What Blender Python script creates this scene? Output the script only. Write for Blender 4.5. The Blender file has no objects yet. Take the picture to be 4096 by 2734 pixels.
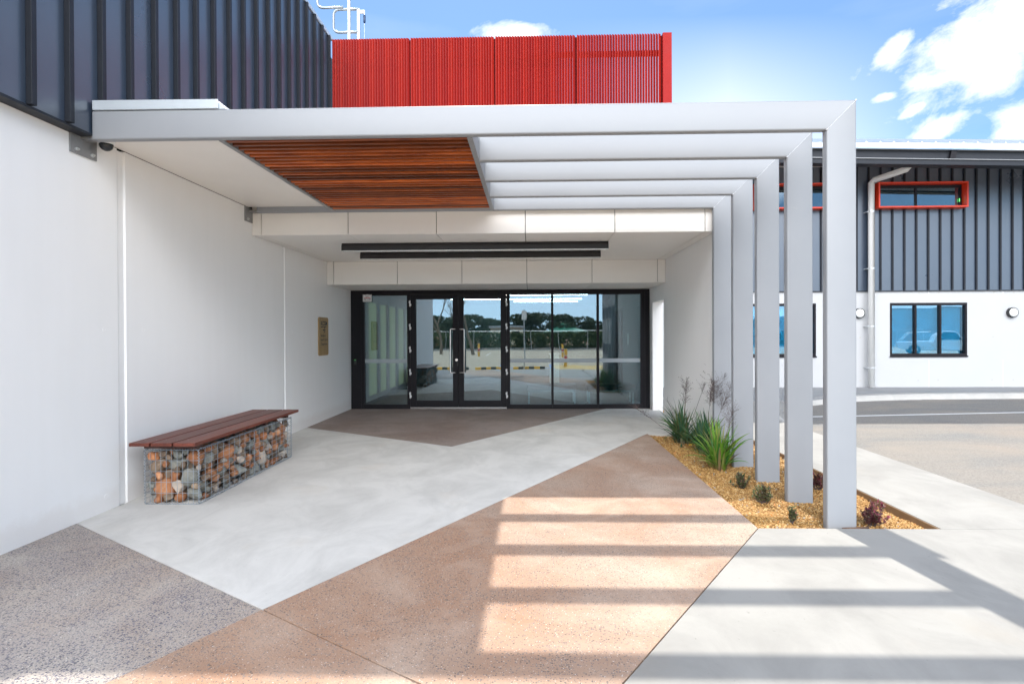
import bpy, bmesh, math, random
import numpy as np
from mathutils import Vector, Matrix
random.seed(7); rng = np.random.default_rng(7)
S = bpy.context.scene; COL = S.collection

# ------------------------------------------------------------------ camera
cam_d = bpy.data.cameras.new('camera'); cam = bpy.data.objects.new('camera', cam_d); COL.objects.link(cam)
S.camera = cam
cam_d.sensor_width = 36.0; cam_d.sensor_fit = 'HORIZONTAL'
cam_d.lens = 2180.0/4096*36
cam_d.shift_x = -(2067.83-2048)/4096; cam_d.shift_y = (1346.22-1367)/4096
cam_d.clip_start = 0.05; cam_d.clip_end = 3000
EYE = 1.5
def cam_rot(yaw, pit, rol):
    cy, sy, cp, sp, cr, sr = math.cos(yaw), math.sin(yaw), math.cos(pit), math.sin(pit), math.cos(rol), math.sin(rol)
    B = np.array([[1,0,0],[0,0,-1],[0,1,0]], float)
    Ry = np.array([[cy,0,sy],[0,1,0],[-sy,0,cy]]); Rx = np.array([[1,0,0],[0,cp,-sp],[0,sp,cp]]); Rz = np.array([[cr,-sr,0],[sr,cr,0],[0,0,1]])
    return Rz@Rx@Ry@B
R_ = cam_rot(0.0252663, 0.0047375, -0.0043381)
cam.matrix_world = Matrix(((R_[0][0], -R_[1][0], -R_[2][0], 0), (R_[0][1], -R_[1][1], -R_[2][1], 0), (R_[0][2], -R_[1][2], -R_[2][2], EYE), (0,0,0,1)))

# ------------------------------------------------------------------ sun, sky, exposure
SUN_DIR = Vector((0.065, -0.592, -1.0)).normalized()          # the way the light travels
EL = math.asin(-SUN_DIR.z)
sun_d = bpy.data.lights.new('sun', 'SUN'); sun = bpy.data.objects.new('sun', sun_d); COL.objects.link(sun)
sun_d.energy = 2.0; sun_d.angle = math.radians(0.9); sun_d.color = (1.0, 0.95, 0.87)
sun.rotation_euler = SUN_DIR.to_track_quat('-Z', 'Y').to_euler(); sun.location = (-4, 30, 40)
S.view_settings.view_transform = 'Standard'; S.view_settings.look = 'None'; S.view_settings.gamma = 1
S.view_settings.exposure = 1.68
W = bpy.data.worlds.new('World'); S.world = W; W.use_nodes = True
def build_world():
    nt = W.node_tree; N = nt.nodes; L = nt.links; N.clear()
    out = N.new('ShaderNodeOutputWorld'); bg = N.new('ShaderNodeBackground'); bg.inputs['Strength'].default_value = 0.15
    sky = N.new('ShaderNodeTexSky'); sky.sky_type = 'NISHITA'; sky.sun_disc = False
    sky.sun_elevation = EL; sky.sun_rotation = math.atan2(-SUN_DIR.x, -SUN_DIR.y)
    sky.altitude = 400; sky.air_density = 1.0; sky.dust_density = 0.25; sky.ozone_density = 2.5
    tc = N.new('ShaderNodeTexCoord'); sep = N.new('ShaderNodeSeparateXYZ'); L.new(tc.outputs['Generated'], sep.inputs[0])
    def math_(op, a, b=None, clamp=False):
        n = N.new('ShaderNodeMath'); n.operation = op; n.use_clamp = clamp
        for i, v in enumerate((a, b)):
            if v is None: continue
            if isinstance(v, (int, float)): n.inputs[i].default_value = v
            else: L.new(v, n.inputs[i])
        return n.outputs[0]
    ay = math_('MAXIMUM', math_('ABSOLUTE', sep.outputs['Y']), 0.08)
    px = math_('DIVIDE', sep.outputs['X'], ay); pz = math_('DIVIDE', sep.outputs['Z'], ay)
    comb = N.new('ShaderNodeCombineXYZ'); L.new(px, comb.inputs[0]); L.new(pz, comb.inputs[1])
    P = comb.outputs[0]
    blobs = [((0.85, 0.525), 24, (0.24, 0.085)), ((0.90, 0.575), 30, (0.22, 0.075)), ((0.73, 0.455), 8, (0.10, 0.028)), ((0.915, 0.37), 28, (0.165, 0.062)), ((0.735, 0.366), 24, (0.075, 0.026)), ((0.69, 0.40), 30, (0.03, 0.01)),
             ((-0.03, 0.548), 0, (0.075, 0.022)), ((0.64, 0.425), 12, (0.03, 0.012)), ((0.66, 0.515), 40, (0.05, 0.016)),
             ((-1.6, 0.75), 10, (0.7, 0.18)), ((2.1, 0.8), 20, (0.9, 0.3))]
    m = None
    for (c, rot, s) in blobs:
        mp = N.new('ShaderNodeMapping'); mp.vector_type = 'TEXTURE'
        mp.inputs['Location'].default_value = (c[0], c[1], 0); mp.inputs['Rotation'].default_value = (0, 0, math.radians(rot)); mp.inputs['Scale'].default_value = (s[0], s[1], 1)
        L.new(P, mp.inputs['Vector'])
        ln = N.new('ShaderNodeVectorMath'); ln.operation = 'LENGTH'; L.new(mp.outputs[0], ln.inputs[0])
        v = math_('SUBTRACT', 1.0, ln.outputs['Value'])
        m = v if m is None else math_('MAXIMUM', m, v)
    mp = N.new('ShaderNodeMapping'); mp.vector_type = 'TEXTURE'; mp.inputs['Rotation'].default_value = (0, 0, math.radians(27)); mp.inputs['Scale'].default_value = (1.8, 1, 1); L.new(P, mp.inputs['Vector'])
    nz = N.new('ShaderNodeTexNoise'); nz.noise_dimensions = '3D'; nz.inputs['Scale'].default_value = 16; nz.inputs['Detail'].default_value = 10; nz.inputs['Roughness'].default_value = 0.62; nz.inputs['Distortion'].default_value = 0.3
    L.new(mp.outputs[0], nz.inputs['Vector'])
    mm = math_('MAXIMUM', m, -0.55)
    dens = math_('ADD', math_('MULTIPLY', mm, 1.0), math_('MULTIPLY', math_('SUBTRACT', nz.outputs[0], 0.5), 2.6))
    dens = math_('MULTIPLY', math_('SUBTRACT', dens, -0.06), 1.35, True)
    up = math_('MULTIPLY', math_('SUBTRACT', sep.outputs['Z'], 0.02), 12, True)
    dens = math_('MULTIPLY', dens, up)
    # broken bright cloud bank added in the south, out of view, as fill light
    on = N.new('ShaderNodeTexNoise'); on.inputs['Scale'].default_value = 2.6; on.inputs['Detail'].default_value = 7; on.inputs['Roughness'].default_value = 0.6; L.new(tc.outputs['Generated'], on.inputs['Vector'])
    zlim = math_('ADD', 0.14, math_('MULTIPLY', math_('MULTIPLY', math_('SUBTRACT', sep.outputs['X'], 0.32), 6.0, True), 0.13))
    south = math_('MULTIPLY', sep.outputs['Y'], -1.0)
    oc = math_('ADD', math_('MULTIPLY', math_('SUBTRACT', south, 0.40), 3.2), math_('MULTIPLY', math_('SUBTRACT', on.outputs[0], 0.5), 2.0))
    oc = math_('MULTIPLY', math_('MULTIPLY', oc, 1.0, True), math_('MULTIPLY', math_('SUBTRACT', sep.outputs['Z'], zlim), 9.0, True))
    oc = math_('MULTIPLY', oc, 1.0, True)
    # pale wisps everywhere low down
    hz = N.new('ShaderNodeTexNoise'); hz.inputs['Scale'].default_value = 3.0; hz.inputs['Detail'].default_value = 6
    mp2 = N.new('ShaderNodeMapping'); mp2.inputs['Scale'].default_value = (1, 1, 5); L.new(tc.outputs['Generated'], mp2.inputs['Vector']); L.new(mp2.outputs[0], hz.inputs['Vector'])
    wis = math_('MULTIPLY', math_('SUBTRACT', hz.outputs[0], 0.5), 1.2, True)
    dens = math_('MAXIMUM', dens, math_('MULTIPLY', wis, 0.30))
    front = dens
    dens = oc
    hx = math_('SUBTRACT', 1.0, math_('MULTIPLY', math_('ABSOLUTE', math_('SUBTRACT', px, 0.36)), 2.6), True)
    hv = math_('SUBTRACT', 1.0, math_('MULTIPLY', math_('SUBTRACT', pz, 0.30), 3.6), True)
    fr = math_('MULTIPLY', sep.outputs['Y'], 4.0, True)
    hfac = math_('MULTIPLY', math_('MULTIPLY', math_('MULTIPLY', hx, hv), 0.85), fr)
    front = math_('MAXIMUM', front, hfac)
    tint = N.new('ShaderNodeMixRGB'); tint.blend_type = 'MULTIPLY'; tint.inputs[0].default_value = 1; L.new(sky.outputs[0], tint.inputs[1]); tint.inputs[2].default_value = (0.34, 0.385, 0.40, 1)
    sb = math_('MULTIPLY', math_('MULTIPLY', sep.outputs['Y'], -3.0, True), math_('MULTIPLY', math_('SUBTRACT', 0.15, sep.outputs['Z']), 12.0, True))
    low = N.new('ShaderNodeMixRGB'); L.new(math_('MULTIPLY', sb, 0.8), low.inputs['Fac']); L.new(tint.outputs[0], low.inputs['Color1']); low.inputs['Color2'].default_value = (4.4, 5.7, 7.0, 1)
    fm = N.new('ShaderNodeMixRGB'); L.new(front, fm.inputs['Fac']); L.new(low.outputs[0], fm.inputs['Color1']); fm.inputs['Color2'].default_value = (3.1, 3.15, 3.25, 1)
    mix = N.new('ShaderNodeMixRGB'); L.new(dens, mix.inputs['Fac']); L.new(fm.outputs[0], mix.inputs['Color1']); mix.inputs['Color2'].default_value = (15.6, 15.8, 16.4, 1)
    L.new(mix.outputs[0], bg.inputs['Color']); L.new(bg.outputs[0], out.inputs['Surface'])
build_world()

# ------------------------------------------------------------------ materials
class NT:
    def __init__(s, name):
        s.m = bpy.data.materials.new(name); s.m.use_nodes = True; s.t = s.m.node_tree; s.N = s.t.nodes; s.L = s.t.links
        s.b = s.N['Principled BSDF']; s.out = s.N['Material Output']
    def tex(s, kind='Object', scale=(1,1,1), rot=(0,0,0)):
        if kind == 'World':
            g = s.N.new('ShaderNodeNewGeometry'); o = g.outputs['Position']
        else:
            g = s.N.new('ShaderNodeTexCoord'); o = g.outputs[kind]
        mp = s.N.new('ShaderNodeMapping'); mp.inputs['Scale'].default_value = scale; mp.inputs['Rotation'].default_value = rot
        s.L.new(o, mp.inputs[0]); return mp.outputs[0]
    def noise(s, v, scale, detail=4, rough=0.55, dist=0):
        n = s.N.new('ShaderNodeTexNoise'); n.inputs['Scale'].default_value = scale; n.inputs['Detail'].default_value = detail
        n.inputs['Roughness'].default_value = rough; n.inputs['Distortion'].default_value = dist
        s.L.new(v, n.inputs['Vector']); return n.outputs[0]
    def voro(s, v, scale, feature='F1'):
        n = s.N.new('ShaderNodeTexVoronoi'); n.inputs['Scale'].default_value = scale; n.feature = feature; s.L.new(v, n.inputs['Vector']); return n
    def ramp(s, v, stops, interp='LINEAR'):
        r = s.N.new('ShaderNodeValToRGB'); r.color_ramp.interpolation = interp; e = r.color_ramp.elements
        while len(e) < len(stops): e.new(0.5)
        for i, (p, c) in enumerate(stops):
            e[i].position = p; e[i].color = (*c, 1) if len(c) == 3 else c
        s.L.new(v, r.inputs[0]); return r.outputs[0]
    def mix(s, f, a, b, mode='MIX'):
        n = s.N.new('ShaderNodeMixRGB'); n.blend_type = mode
        for i, v in enumerate((f, a, b)):
            if isinstance(v, (int, float)): n.inputs[i].default_value = v
            elif isinstance(v, tuple): n.inputs[i].default_value = (*v, 1) if len(v) == 3 else v
            else: s.L.new(v, n.inputs[i])
        return n.outputs[0]
    def math(s, op, a, b=0.0, clamp=False):
        n = s.N.new('ShaderNodeMath'); n.operation = op; n.use_clamp = clamp
        for i, v in enumerate((a, b)):
            if isinstance(v, (int, float)): n.inputs[i].default_value = v
            else: s.L.new(v, n.inputs[i])
        return n.outputs[0]
    def bump(s, h, strength=0.3, dist=0.01):
        n = s.N.new('ShaderNodeBump'); n.inputs['Strength'].default_value = strength; n.inputs['Distance'].default_value = dist
        s.L.new(h, n.inputs['Height']); s.L.new(n.outputs[0], s.b.inputs['Normal'])
    def set(s, col=None, rough=None, metal=None, spec=None):
        for k, v in (('Base Color', col), ('Roughness', rough), ('Metallic', metal), ('Specular IOR Level', spec)):
            if v is None: continue
            if isinstance(v, tuple): s.b.inputs[k].default_value = (*v, 1)
            elif isinstance(v, (int, float)): s.b.inputs[k].default_value = v
            else: s.L.new(v, s.b.inputs[k])
        return s.m
def rgb(*c): return tuple(((x/255)/12.92 if x/255 <= 0.04045 else ((x/255+0.055)/1.055)**2.4) for x in c)
def plain(name, col, rough=0.5, metal=0.0, var=0.12, scale=6, bump=0.0, bscale=60, coord='World', spec=0.5, stretch=(1,1,1)):
    t = NT(name); v = t.tex(coord, stretch); n = t.noise(v, scale, 5)
    c = t.mix(t.math('MULTIPLY', n, 1.0), tuple(x*(1-var) for x in col), tuple(min(1, x*(1+var)) for x in col))
    r = t.math('ADD', t.math('MULTIPLY', t.noise(v, scale*2.3, 3), 0.2), rough-0.1)
    t.set(c, r, metal, spec)
    if bump: t.bump(t.noise(v, bscale, 4), bump, 0.004)
    return t.m

M = {}
def mk():
    # white painted precast: faint vertical runs and scuffs
    t = NT('white_precast'); v = t.tex('World'); big = t.noise(v, 0.8, 4); runs = t.noise(t.tex('World', (6, 6, 0.5)), 1.5, 5)
    spots = t.ramp(t.noise(v, 28, 3, 0.7), [(0.70, (0,0,0)), (0.78, (1,1,1))])
    c = t.mix(big, (0.86, 0.855, 0.84), (0.91, 0.905, 0.895)); c = t.mix(t.math('MULTIPLY', runs, 0.16), c, (0.66, 0.64, 0.60)); c = t.mix(t.math('MULTIPLY', spots, 0.25), c, (0.55, 0.53, 0.5))
    gpos = t.N.new('ShaderNodeNewGeometry'); sz = t.N.new('ShaderNodeSeparateXYZ'); t.L.new(gpos.outputs['Position'], sz.inputs[0])
    low = t.math('SUBTRACT', 1.0, t.math('MULTIPLY', t.math('SUBTRACT', sz.outputs['Z'], t.math('MULTIPLY', t.noise(v, 7, 5, 0.65), 0.22)), 9.0), True)
    c = t.mix(t.math('MULTIPLY', low, 0.14), c, (0.50, 0.36, 0.25))
    t.set(c, 0.55, 0, 0.35); t.bump(t.math('ADD', t.noise(v, 45, 5), t.math('MULTIPLY', t.noise(t.tex('World', (1, 1, 0.6)), 5, 4), 2.0)), 0.16, 0.004); M['precast'] = t.m
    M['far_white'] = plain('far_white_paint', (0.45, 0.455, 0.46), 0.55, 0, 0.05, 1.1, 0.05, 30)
    M['panel_white'] = plain('panel_white', (0.86, 0.83, 0.78), 0.45, 0, 0.04, 1.2, 0.03, 30)
    M['soffit_white'] = plain('soffit_white', (0.88, 0.84, 0.78), 0.22, 0, 0.03, 1.0)
    M['sealant'] = plain('sealant', (0.86, 0.855, 0.84), 0.5, 0, 0.04)
    M['joint_dark'] = plain('joint_dark', (0.10, 0.085, 0.07), 0.8)
    # dark steel cladding, glossy enough to mirror the sky softly
    t = NT('dark_cladding'); n = t.noise(t.tex('World'), 0.9, 4)
    c = t.mix(n, (0.026, 0.042, 0.070), (0.036, 0.055, 0.088)); dust = t.noise(t.tex('World'), 9, 6, 0.65)
    c = t.mix(t.math('MULTIPLY', dust, 0.05), c, (0.20, 0.21, 0.23)); t.b.inputs['IOR'].default_value = 1.95
    t.set(c, t.math('ADD', t.math('MULTIPLY', n, 0.10), 0.24), 0.0, 0.6); t.bump(t.noise(t.tex('World', (1, 1, 0.22)), 1.6, 1), 0.10, 0.03); M['clad'] = t.m
    M['clad_dark'] = plain('trim_and_rib_shade', (0.018, 0.021, 0.028), 0.5, 0.0, 0.1, spec=0.3)  # trim colour; on the seam ribs it stands in for their shade
    # silver paint on rolled steel
    t = NT('silver_steel'); v = t.tex('World'); n = t.noise(v, 2.2, 5); fine = t.noise(t.tex('World', (1, 1, 1)), 60, 3)
    c = t.mix(n, (0.265, 0.278, 0.296), (0.31, 0.323, 0.34)); scuff = t.ramp(t.noise(v, 9, 5, 0.7), [(0.66, (0,0,0)), (0.74, (1,1,1))])
    c = t.mix(t.math('MULTIPLY', scuff, 0.18), c, (0.42, 0.40, 0.37))
    t.set(c, t.math('ADD', t.math('MULTIPLY', n, 0.16), 0.40), 0.10, 0.35); t.bump(fine, 0.03, 0.002); M['silver'] = t.m
    M['weld'] = plain('weld_bead', (0.55, 0.56, 0.58), 0.5, 0.5, 0.2, 40, 0.4, 200)
    M['grey_steel'] = plain('grey_steel', (0.30, 0.305, 0.31), 0.45, 0.5, 0.15, 5)
    M['galv'] = plain('galvanised', (0.62, 0.64, 0.65), 0.36, 0.75, 0.14, 14)
    M['grey_galv'] = plain('grey_galvanised', (0.36, 0.40, 0.42), 0.4, 0.5, 0.1, 14)
    M['wire'] = plain('weathered_wire', (0.30, 0.34, 0.38), 0.5, 0.4, 0.2, 30)
    M['flashing'] = plain('pale_flashing', (0.58, 0.64, 0.68), 0.35, 0.35, 0.08, 6)
    M['pale_pipe'] = plain('pale_downpipe', (0.74, 0.74, 0.72), 0.4, 0.0, 0.06, 6)
    M['zinc'] = plain('zincalume_roof', (0.62, 0.65, 0.66), 0.33, 0.7, 0.08, 4)
    M['red'] = plain('red_slats', (0.31, 0.0085, 0.0065), 0.55, 0.0, 0.08, 3, spec=0.2)
    t = NT('red_slats'); g = t.N.new('ShaderNodeNewGeometry'); r = t.ramp(g.outputs['Random Per Island'], [(0.0, (0.25, 0.007, 0.005)), (0.5, (0.30, 0.010, 0.005)), (1.0, (0.35, 0.014, 0.006))]); t.set(r, 0.5, 0, 0.25); M['red_blade'] = t.m
    M['red_shade'] = plain('red_gap_shade', (0.09, 0.004, 0.004), 0.7, 0.0, 0.12, 2, spec=0.08)
    M['orange'] = plain('orange_hood', (0.68, 0.045, 0.012), 0.35, 0.0, 0.06, 3)
    M['black'] = plain('black_frame', (0.011, 0.010, 0.013), 0.5, 0.0, 0.2, 8, spec=0.22)
    M['black_light'] = plain('black_lamp_body', (0.014, 0.013, 0.014), 0.45, 0, 0.2, 8)
    M['chrome'] = plain('brushed_steel', (0.70, 0.70, 0.69), 0.22, 1.0, 0.05, 20)
    M['hinge'] = plain('hinge_silver', (0.80, 0.80, 0.80), 0.35, 0.2, 0.06, 20)
    M['black_vinyl'] = plain('black_vinyl', (0.018, 0.020, 0.022), 0.42, 0, 0.2, 10, 0.1, 90)
    M['white_plastic'] = plain('white_plastic', (0.82, 0.83, 0.82), 0.35, 0, 0.04, 6)
    M['opal'] = plain('opal_diffuser', (0.80, 0.82, 0.80), 0.25, 0, 0.03, 6)
    M['black_plastic'] = plain('black_plastic', (0.02, 0.02, 0.022), 0.3, 0, 0.2, 10)
    M['blue_plastic'] = plain('blue_plastic', (0.01, 0.035, 0.10), 0.3, 0, 0.2, 20)
    M['ink'] = plain('black_ink', (0.012, 0.011, 0.010), 0.5, 0, 0.1)
    M['red_ink'] = plain('red_ink', (0.62, 0.03, 0.03), 0.5, 0, 0.1)
    M['tan_wall'] = plain('tan_wall', (0.30, 0.29, 0.15), 0.6, 0, 0.1)
    # glass: coated, mirrors the daylight, lets a dim tinted view through
    def glass(name, tint, base):
        t = NT(name); t.N.remove(t.b)
        tr = t.N.new('ShaderNodeBsdfTransparent'); tr.inputs[0].default_value = (*tint, 1)
        gl = t.N.new('ShaderNodeBsdfGlossy'); gl.inputs['Roughness'].default_value = 0.0; gl.inputs['Color'].default_value = (0.86, 0.93, 1.0, 1)
        v = t.tex('World'); bp = t.N.new('ShaderNodeBump'); bp.inputs['Strength'].default_value = 0.05; bp.inputs['Distance'].default_value = 0.02
        t.L.new(t.noise(v, 1.3, 1), bp.inputs['Height']); t.L.new(bp.outputs[0], gl.inputs['Normal'])
        fr = t.N.new('ShaderNodeFresnel'); fr.inputs['IOR'].default_value = 1.5
        f = t.math('ADD', t.math('MULTIPLY', fr.outputs[0], 1-base), base, True)
        mx = t.N.new('ShaderNodeMixShader'); t.L.new(f, mx.inputs[0]); t.L.new(tr.outputs[0], mx.inputs[1]); t.L.new(gl.outputs[0], mx.inputs[2])
        t.L.new(mx.outputs[0], t.out.inputs['Surface']); return t.m
    M['glass'] = glass('coated_glass', (0.58, 0.75, 0.78), 0.165)
    M['glass_blue'] = glass('blue_glass', (0.40, 0.84, 0.98), 0.16)
    t = NT('frosted_strip'); t.set((0.55, 0.62, 0.66), 0.6); t.b.inputs['Alpha'].default_value = 0.55; M['frost'] = t.m
    t = NT('lit_strip'); t.set((0.9, 0.9, 0.9), 0.5); t.b.inputs['Emission Color'].default_value = (1, 0.98, 0.94, 1); t.b.inputs['Emission Strength'].default_value = 11.0; M['lit'] = t.m
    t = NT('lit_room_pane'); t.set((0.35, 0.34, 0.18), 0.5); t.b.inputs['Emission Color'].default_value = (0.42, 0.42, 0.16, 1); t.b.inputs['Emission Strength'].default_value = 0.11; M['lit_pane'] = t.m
    t = NT('indicator_green'); t.set((0.1, 0.5, 0.1), 0.4); t.b.inputs['Emission Color'].default_value = (0.15, 0.9, 0.2, 1); t.b.inputs['Emission Strength'].default_value = 0.6; M['led'] = t.m
    # timber
    def wood(name, a, b, axis, rough=0.4, spec=0.5):
        t = NT(name); sc = [14, 14, 14]; sc[axis] = 0.9
        oi = t.N.new('ShaderNodeObjectInfo'); geo = t.tex('World', tuple(sc))
        add = t.N.new('ShaderNodeVectorMath'); add.operation = 'ADD'; t.L.new(geo, add.inputs[0])
        cmb = t.N.new('ShaderNodeCombineXYZ')
        for i in range(3): t.L.new(t.math('MULTIPLY', oi.outputs['Random'], 37.0), cmb.inputs[i])
        t.L.new(cmb.outputs[0], add.inputs[1])
        n = t.noise(add.outputs[0], 2.2, 7, 0.62, 0.6)
        c = t.ramp(n, [(0.30, a), (0.72, b)])
        hue = t.math('ADD', t.math('MULTIPLY', t.math('POWER', oi.outputs['Random'], 1.4), 1.45), 0.20)
        bc = t.N.new('ShaderNodeHueSaturation'); t.L.new(hue, bc.inputs['Value']); t.L.new(c, bc.inputs['Color'])
        t.set(bc.outputs[0], t.math('ADD', t.math('MULTIPLY', n, 0.2), rough-0.1), 0, spec); t.bump(n, 0.15, 0.003); return t.m
    M['batten'] = wood('merbau_batten', (0.15, 0.026, 0.007), (0.60, 0.145, 0.026), 0)
    M['plank'] = wood('merbau_plank', (0.055, 0.015, 0.010), (0.15, 0.040, 0.024), 1, 0.42, 0.35)
    M['bearer'] = wood('dark_bearer', (0.03, 0.011, 0.008), (0.07, 0.024, 0.014), 0, 0.5)
    t = NT('ply_sign'); n = t.noise(t.tex('World', (20, 20, 1.2)), 3, 6, 0.6, 0.5); t.set(t.ramp(n, [(0.3, (0.30, 0.19, 0.075)), (0.75, (0.44, 0.29, 0.13))]), 0.5); M['ply'] = t.m
    # pale trowelled concrete
    def concrete(name, a, b, stain=0.35):
        t = NT(name); v = t.tex('World'); big = t.noise(v, 0.9, 6, 0.6, 0.4); sw = t.noise(t.tex('World', (1.2, 0.9, 1), (0, 0, 0.5)), 1.7, 8, 0.66, 0.5); fine = t.noise(v, 130, 4, 0.7)
        c = t.mix(big, a, b); c = t.mix(t.math('MULTIPLY', t.ramp(sw, [(0.40, (0,0,0)), (0.64, (1,1,1))]), stain), c, tuple(x*0.80 for x in a))
        rust = t.ramp(t.noise(t.tex('World', (1,1,1), (0,0,1.1)), 1.1, 5, 0.6), [(0.58, (0,0,0)), (0.78, (1,1,1))]); c = t.mix(t.math('MULTIPLY', rust, 0.35), c, (a[0]*0.98, a[1]*0.83, a[2]*0.66))
        pit = t.ramp(t.noise(v, 34, 2, 0.5), [(0.72, (0,0,0)), (0.76, (1,1,1))]); c = t.mix(t.math('MULTIPLY', pit, 0.45), c, tuple(x*0.5 for x in a))
        c = t.mix(t.math('MULTIPLY', fine, 0.16), c, tuple(x*0.75 for x in a))
        t.set(c, 0.72, 0, 0.35); t.bump(t.math('ADD', fine, t.math('MULTIPLY', sw, 1.5)), 0.12, 0.004); return t.m
    M['concrete'] = concrete('pale_concrete', (0.55, 0.535, 0.50), (0.645, 0.63, 0.595), 0.75)  # lightened in the colour to lift the path in the canopy shade
    M['concrete_front'] = concrete('sun_offset_concrete', (0.285, 0.277, 0.257), (0.34, 0.33, 0.305), 0.7)  # same concrete darkened in the colour to offset the strong sun
    M['concrete_dark'] = concrete('shade_offset_concrete', (0.22, 0.225, 0.23), (0.29, 0.295, 0.30))  # darkened in the colour, since fill leaves the building's shade too bright
    M['kerb'] = concrete('kerb_concrete', (0.42, 0.41, 0.38), (0.52, 0.50, 0.47), 0.6)
    # washed aggregate: mortar, dark chips, a few pale pebbles
    def aggregate(name, m1, m2, stain, dark, light, amount, sc=62, dustf=0.6):
        t = NT(name); v = t.tex('World'); dv = t.N.new('ShaderNodeVectorMath'); dv.operation = 'ADD'
        wob = t.N.new('ShaderNodeTexNoise'); wob.inputs['Scale'].default_value = 90; t.L.new(v, wob.inputs['Vector'])
        sc_ = t.N.new('ShaderNodeVectorMath'); sc_.operation = 'SCALE'; sc_.inputs['Scale'].default_value = 0.009; t.L.new(wob.outputs['Color'], sc_.inputs[0])
        t.L.new(v, dv.inputs[0]); t.L.new(sc_.outputs[0], dv.inputs[1])
        patch = t.noise(v, 0.8, 6, 0.62, 0.5); p2 = t.noise(v, 3.1, 6, 0.68); p3 = t.noise(t.tex('World', (1,1,1), (0,0,0.9)), 0.55, 6, 0.6, 0.7)
        mort = t.mix(t.ramp(patch, [(0.36, (0,0,0)), (0.62, (1,1,1))]), m1, m2); mort = t.mix(t.math('MULTIPLY', t.ramp(p3, [(0.46, (0,0,0)), (0.68, (1,1,1))]), 0.8), mort, stain)
        mort = t.mix(t.math('MULTIPLY', t.noise(v, 210, 3, 0.7), 0.5), mort, tuple(x*0.55 for x in m1))
        c = mort; hgt = None
        for (s_, am, dk) in ((sc, amount, dark), (sc*1.9, amount*0.9, tuple(x*1.3 for x in dark))):
            vo = t.voro(dv.outputs[0], s_); sep = t.N.new('ShaderNodeSeparateColor'); t.L.new(vo.outputs['Color'], sep.inputs[0])
            thr = t.math('ADD', t.math('MULTIPLY', p2, 0.9), am-0.45)
            m = t.math('MULTIPLY', t.math('LESS_THAN', sep.outputs[0], thr), t.math('SUBTRACT', 1.0, t.math('MULTIPLY', t.math('SUBTRACT', vo.outputs['Distance'], 0.34), 6.0), True))
            c = t.mix(m, c, t.mix(sep.outputs[1], dk, tuple(min(1, x*2.6) for x in dk)))
            l = t.math('MULTIPLY', t.math('GREATER_THAN', sep.outputs[2], 0.975), t.math('LESS_THAN', vo.outputs['Distance'], 0.42)); c = t.mix(l, c, light)
            hgt = vo.outputs['Distance'] if hgt is None else hgt
        dust = t.ramp(t.noise(t.tex('World', (1,1,1), (0,0,0.7)), 1.2, 8, 0.66, 0.7), [(0.47, (0,0,0)), (0.72, (1,1,1))]); c = t.mix(t.math('MULTIPLY', dust, dustf), c, tuple(min(1, x*1.18) for x in m2))
        t.set(c, 0.68, 0, 0.3); t.bump(t.math('SUBTRACT', 1.0, hgt), 0.35, 0.004); return t.m
    M['agg_red'] = aggregate('red_aggregate', (0.365, 0.225, 0.15), (0.45, 0.35, 0.275), (0.37, 0.19, 0.105), (0.085, 0.07, 0.062), (0.60, 0.54, 0.48), 0.30, 95, 0.55)
    M['agg_grey'] = aggregate('grey_aggregate', (0.34, 0.295, 0.27), (0.46, 0.415, 0.36), (0.36, 0.27, 0.20), (0.045, 0.045, 0.062), (0.62, 0.58, 0.52), 0.44, 85, 0.35)
    M['agg_brown'] = aggregate('brown_aggregate', (0.27, 0.205, 0.175), (0.35, 0.285, 0.25), (0.24, 0.165, 0.13), (0.075, 0.06, 0.06), (0.45, 0.4, 0.36), 0.36, 95, 0.4)
    # asphalt with orange dust
    t = NT('asphalt'); v = t.tex('World'); fine = t.noise(v, 55, 5, 0.75); d = t.noise(t.tex('World', (0.5, 1.2, 1), (0, 0, 0.25)), 0.9, 7, 0.62, 0.7); d2 = t.noise(t.tex('World', (1, 1, 1), (0, 0, 1.2)), 0.33, 5, 0.55, 0.5)
    c = t.ramp(fine, [(0.3, (0.10, 0.10, 0.098)), (0.7, (0.25, 0.245, 0.23))])
    c = t.mix(t.math('MULTIPLY', t.ramp(d, [(0.35, (0,0,0)), (0.75, (1,1,1))]), 0.42), c, (0.36, 0.29, 0.215)); c = t.mix(t.math('MULTIPLY', t.ramp(d2, [(0.52, (0,0,0)), (0.8, (1,1,1))]), 0.22), c, (0.36, 0.24, 0.15))
    t.set(c, 0.85, 0, 0.3); t.bump(fine, 0.5, 0.006); M['asphalt'] = t.m
    t = NT('sandy_asphalt'); v = t.tex('World'); f = t.noise(v, 30, 5, 0.7); d = t.noise(v, 0.25, 6, 0.6, 0.6)
    t.set(t.mix(t.math('MULTIPLY', d, 1.0), t.mix(f, (0.30, 0.25, 0.18), (0.42, 0.36, 0.27)), (0.48, 0.39, 0.27)), 0.85); M['sandy'] = t.m
    M['line_white'] = plain('line_white', (0.72, 0.72, 0.70), 0.6, 0, 0.15, 8)
    M['line_blue'] = plain('line_blue', (0.10, 0.25, 0.62), 0.6, 0, 0.15, 8)
    M['line_yellow'] = plain('line_yellow', (0.70, 0.45, 0.06), 0.6, 0, 0.15, 8)
    M['earth'] = plain('red_earth', (0.30, 0.15, 0.08), 0.9, 0, 0.3, 0.6, 0.3, 12)
    M['slab_side'] = plain('slab_side_brown', (0.20, 0.12, 0.06), 0.8, 0, 0.35, 10)
    M['gravel_base'] = plain('gravel_base', (0.30, 0.17, 0.06), 0.9, 0, 0.4, 70, 0.5, 90)
    t = NT('gravel_pebbles'); g = t.N.new('ShaderNodeNewGeometry'); r = g.outputs['Random Per Island']
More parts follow.
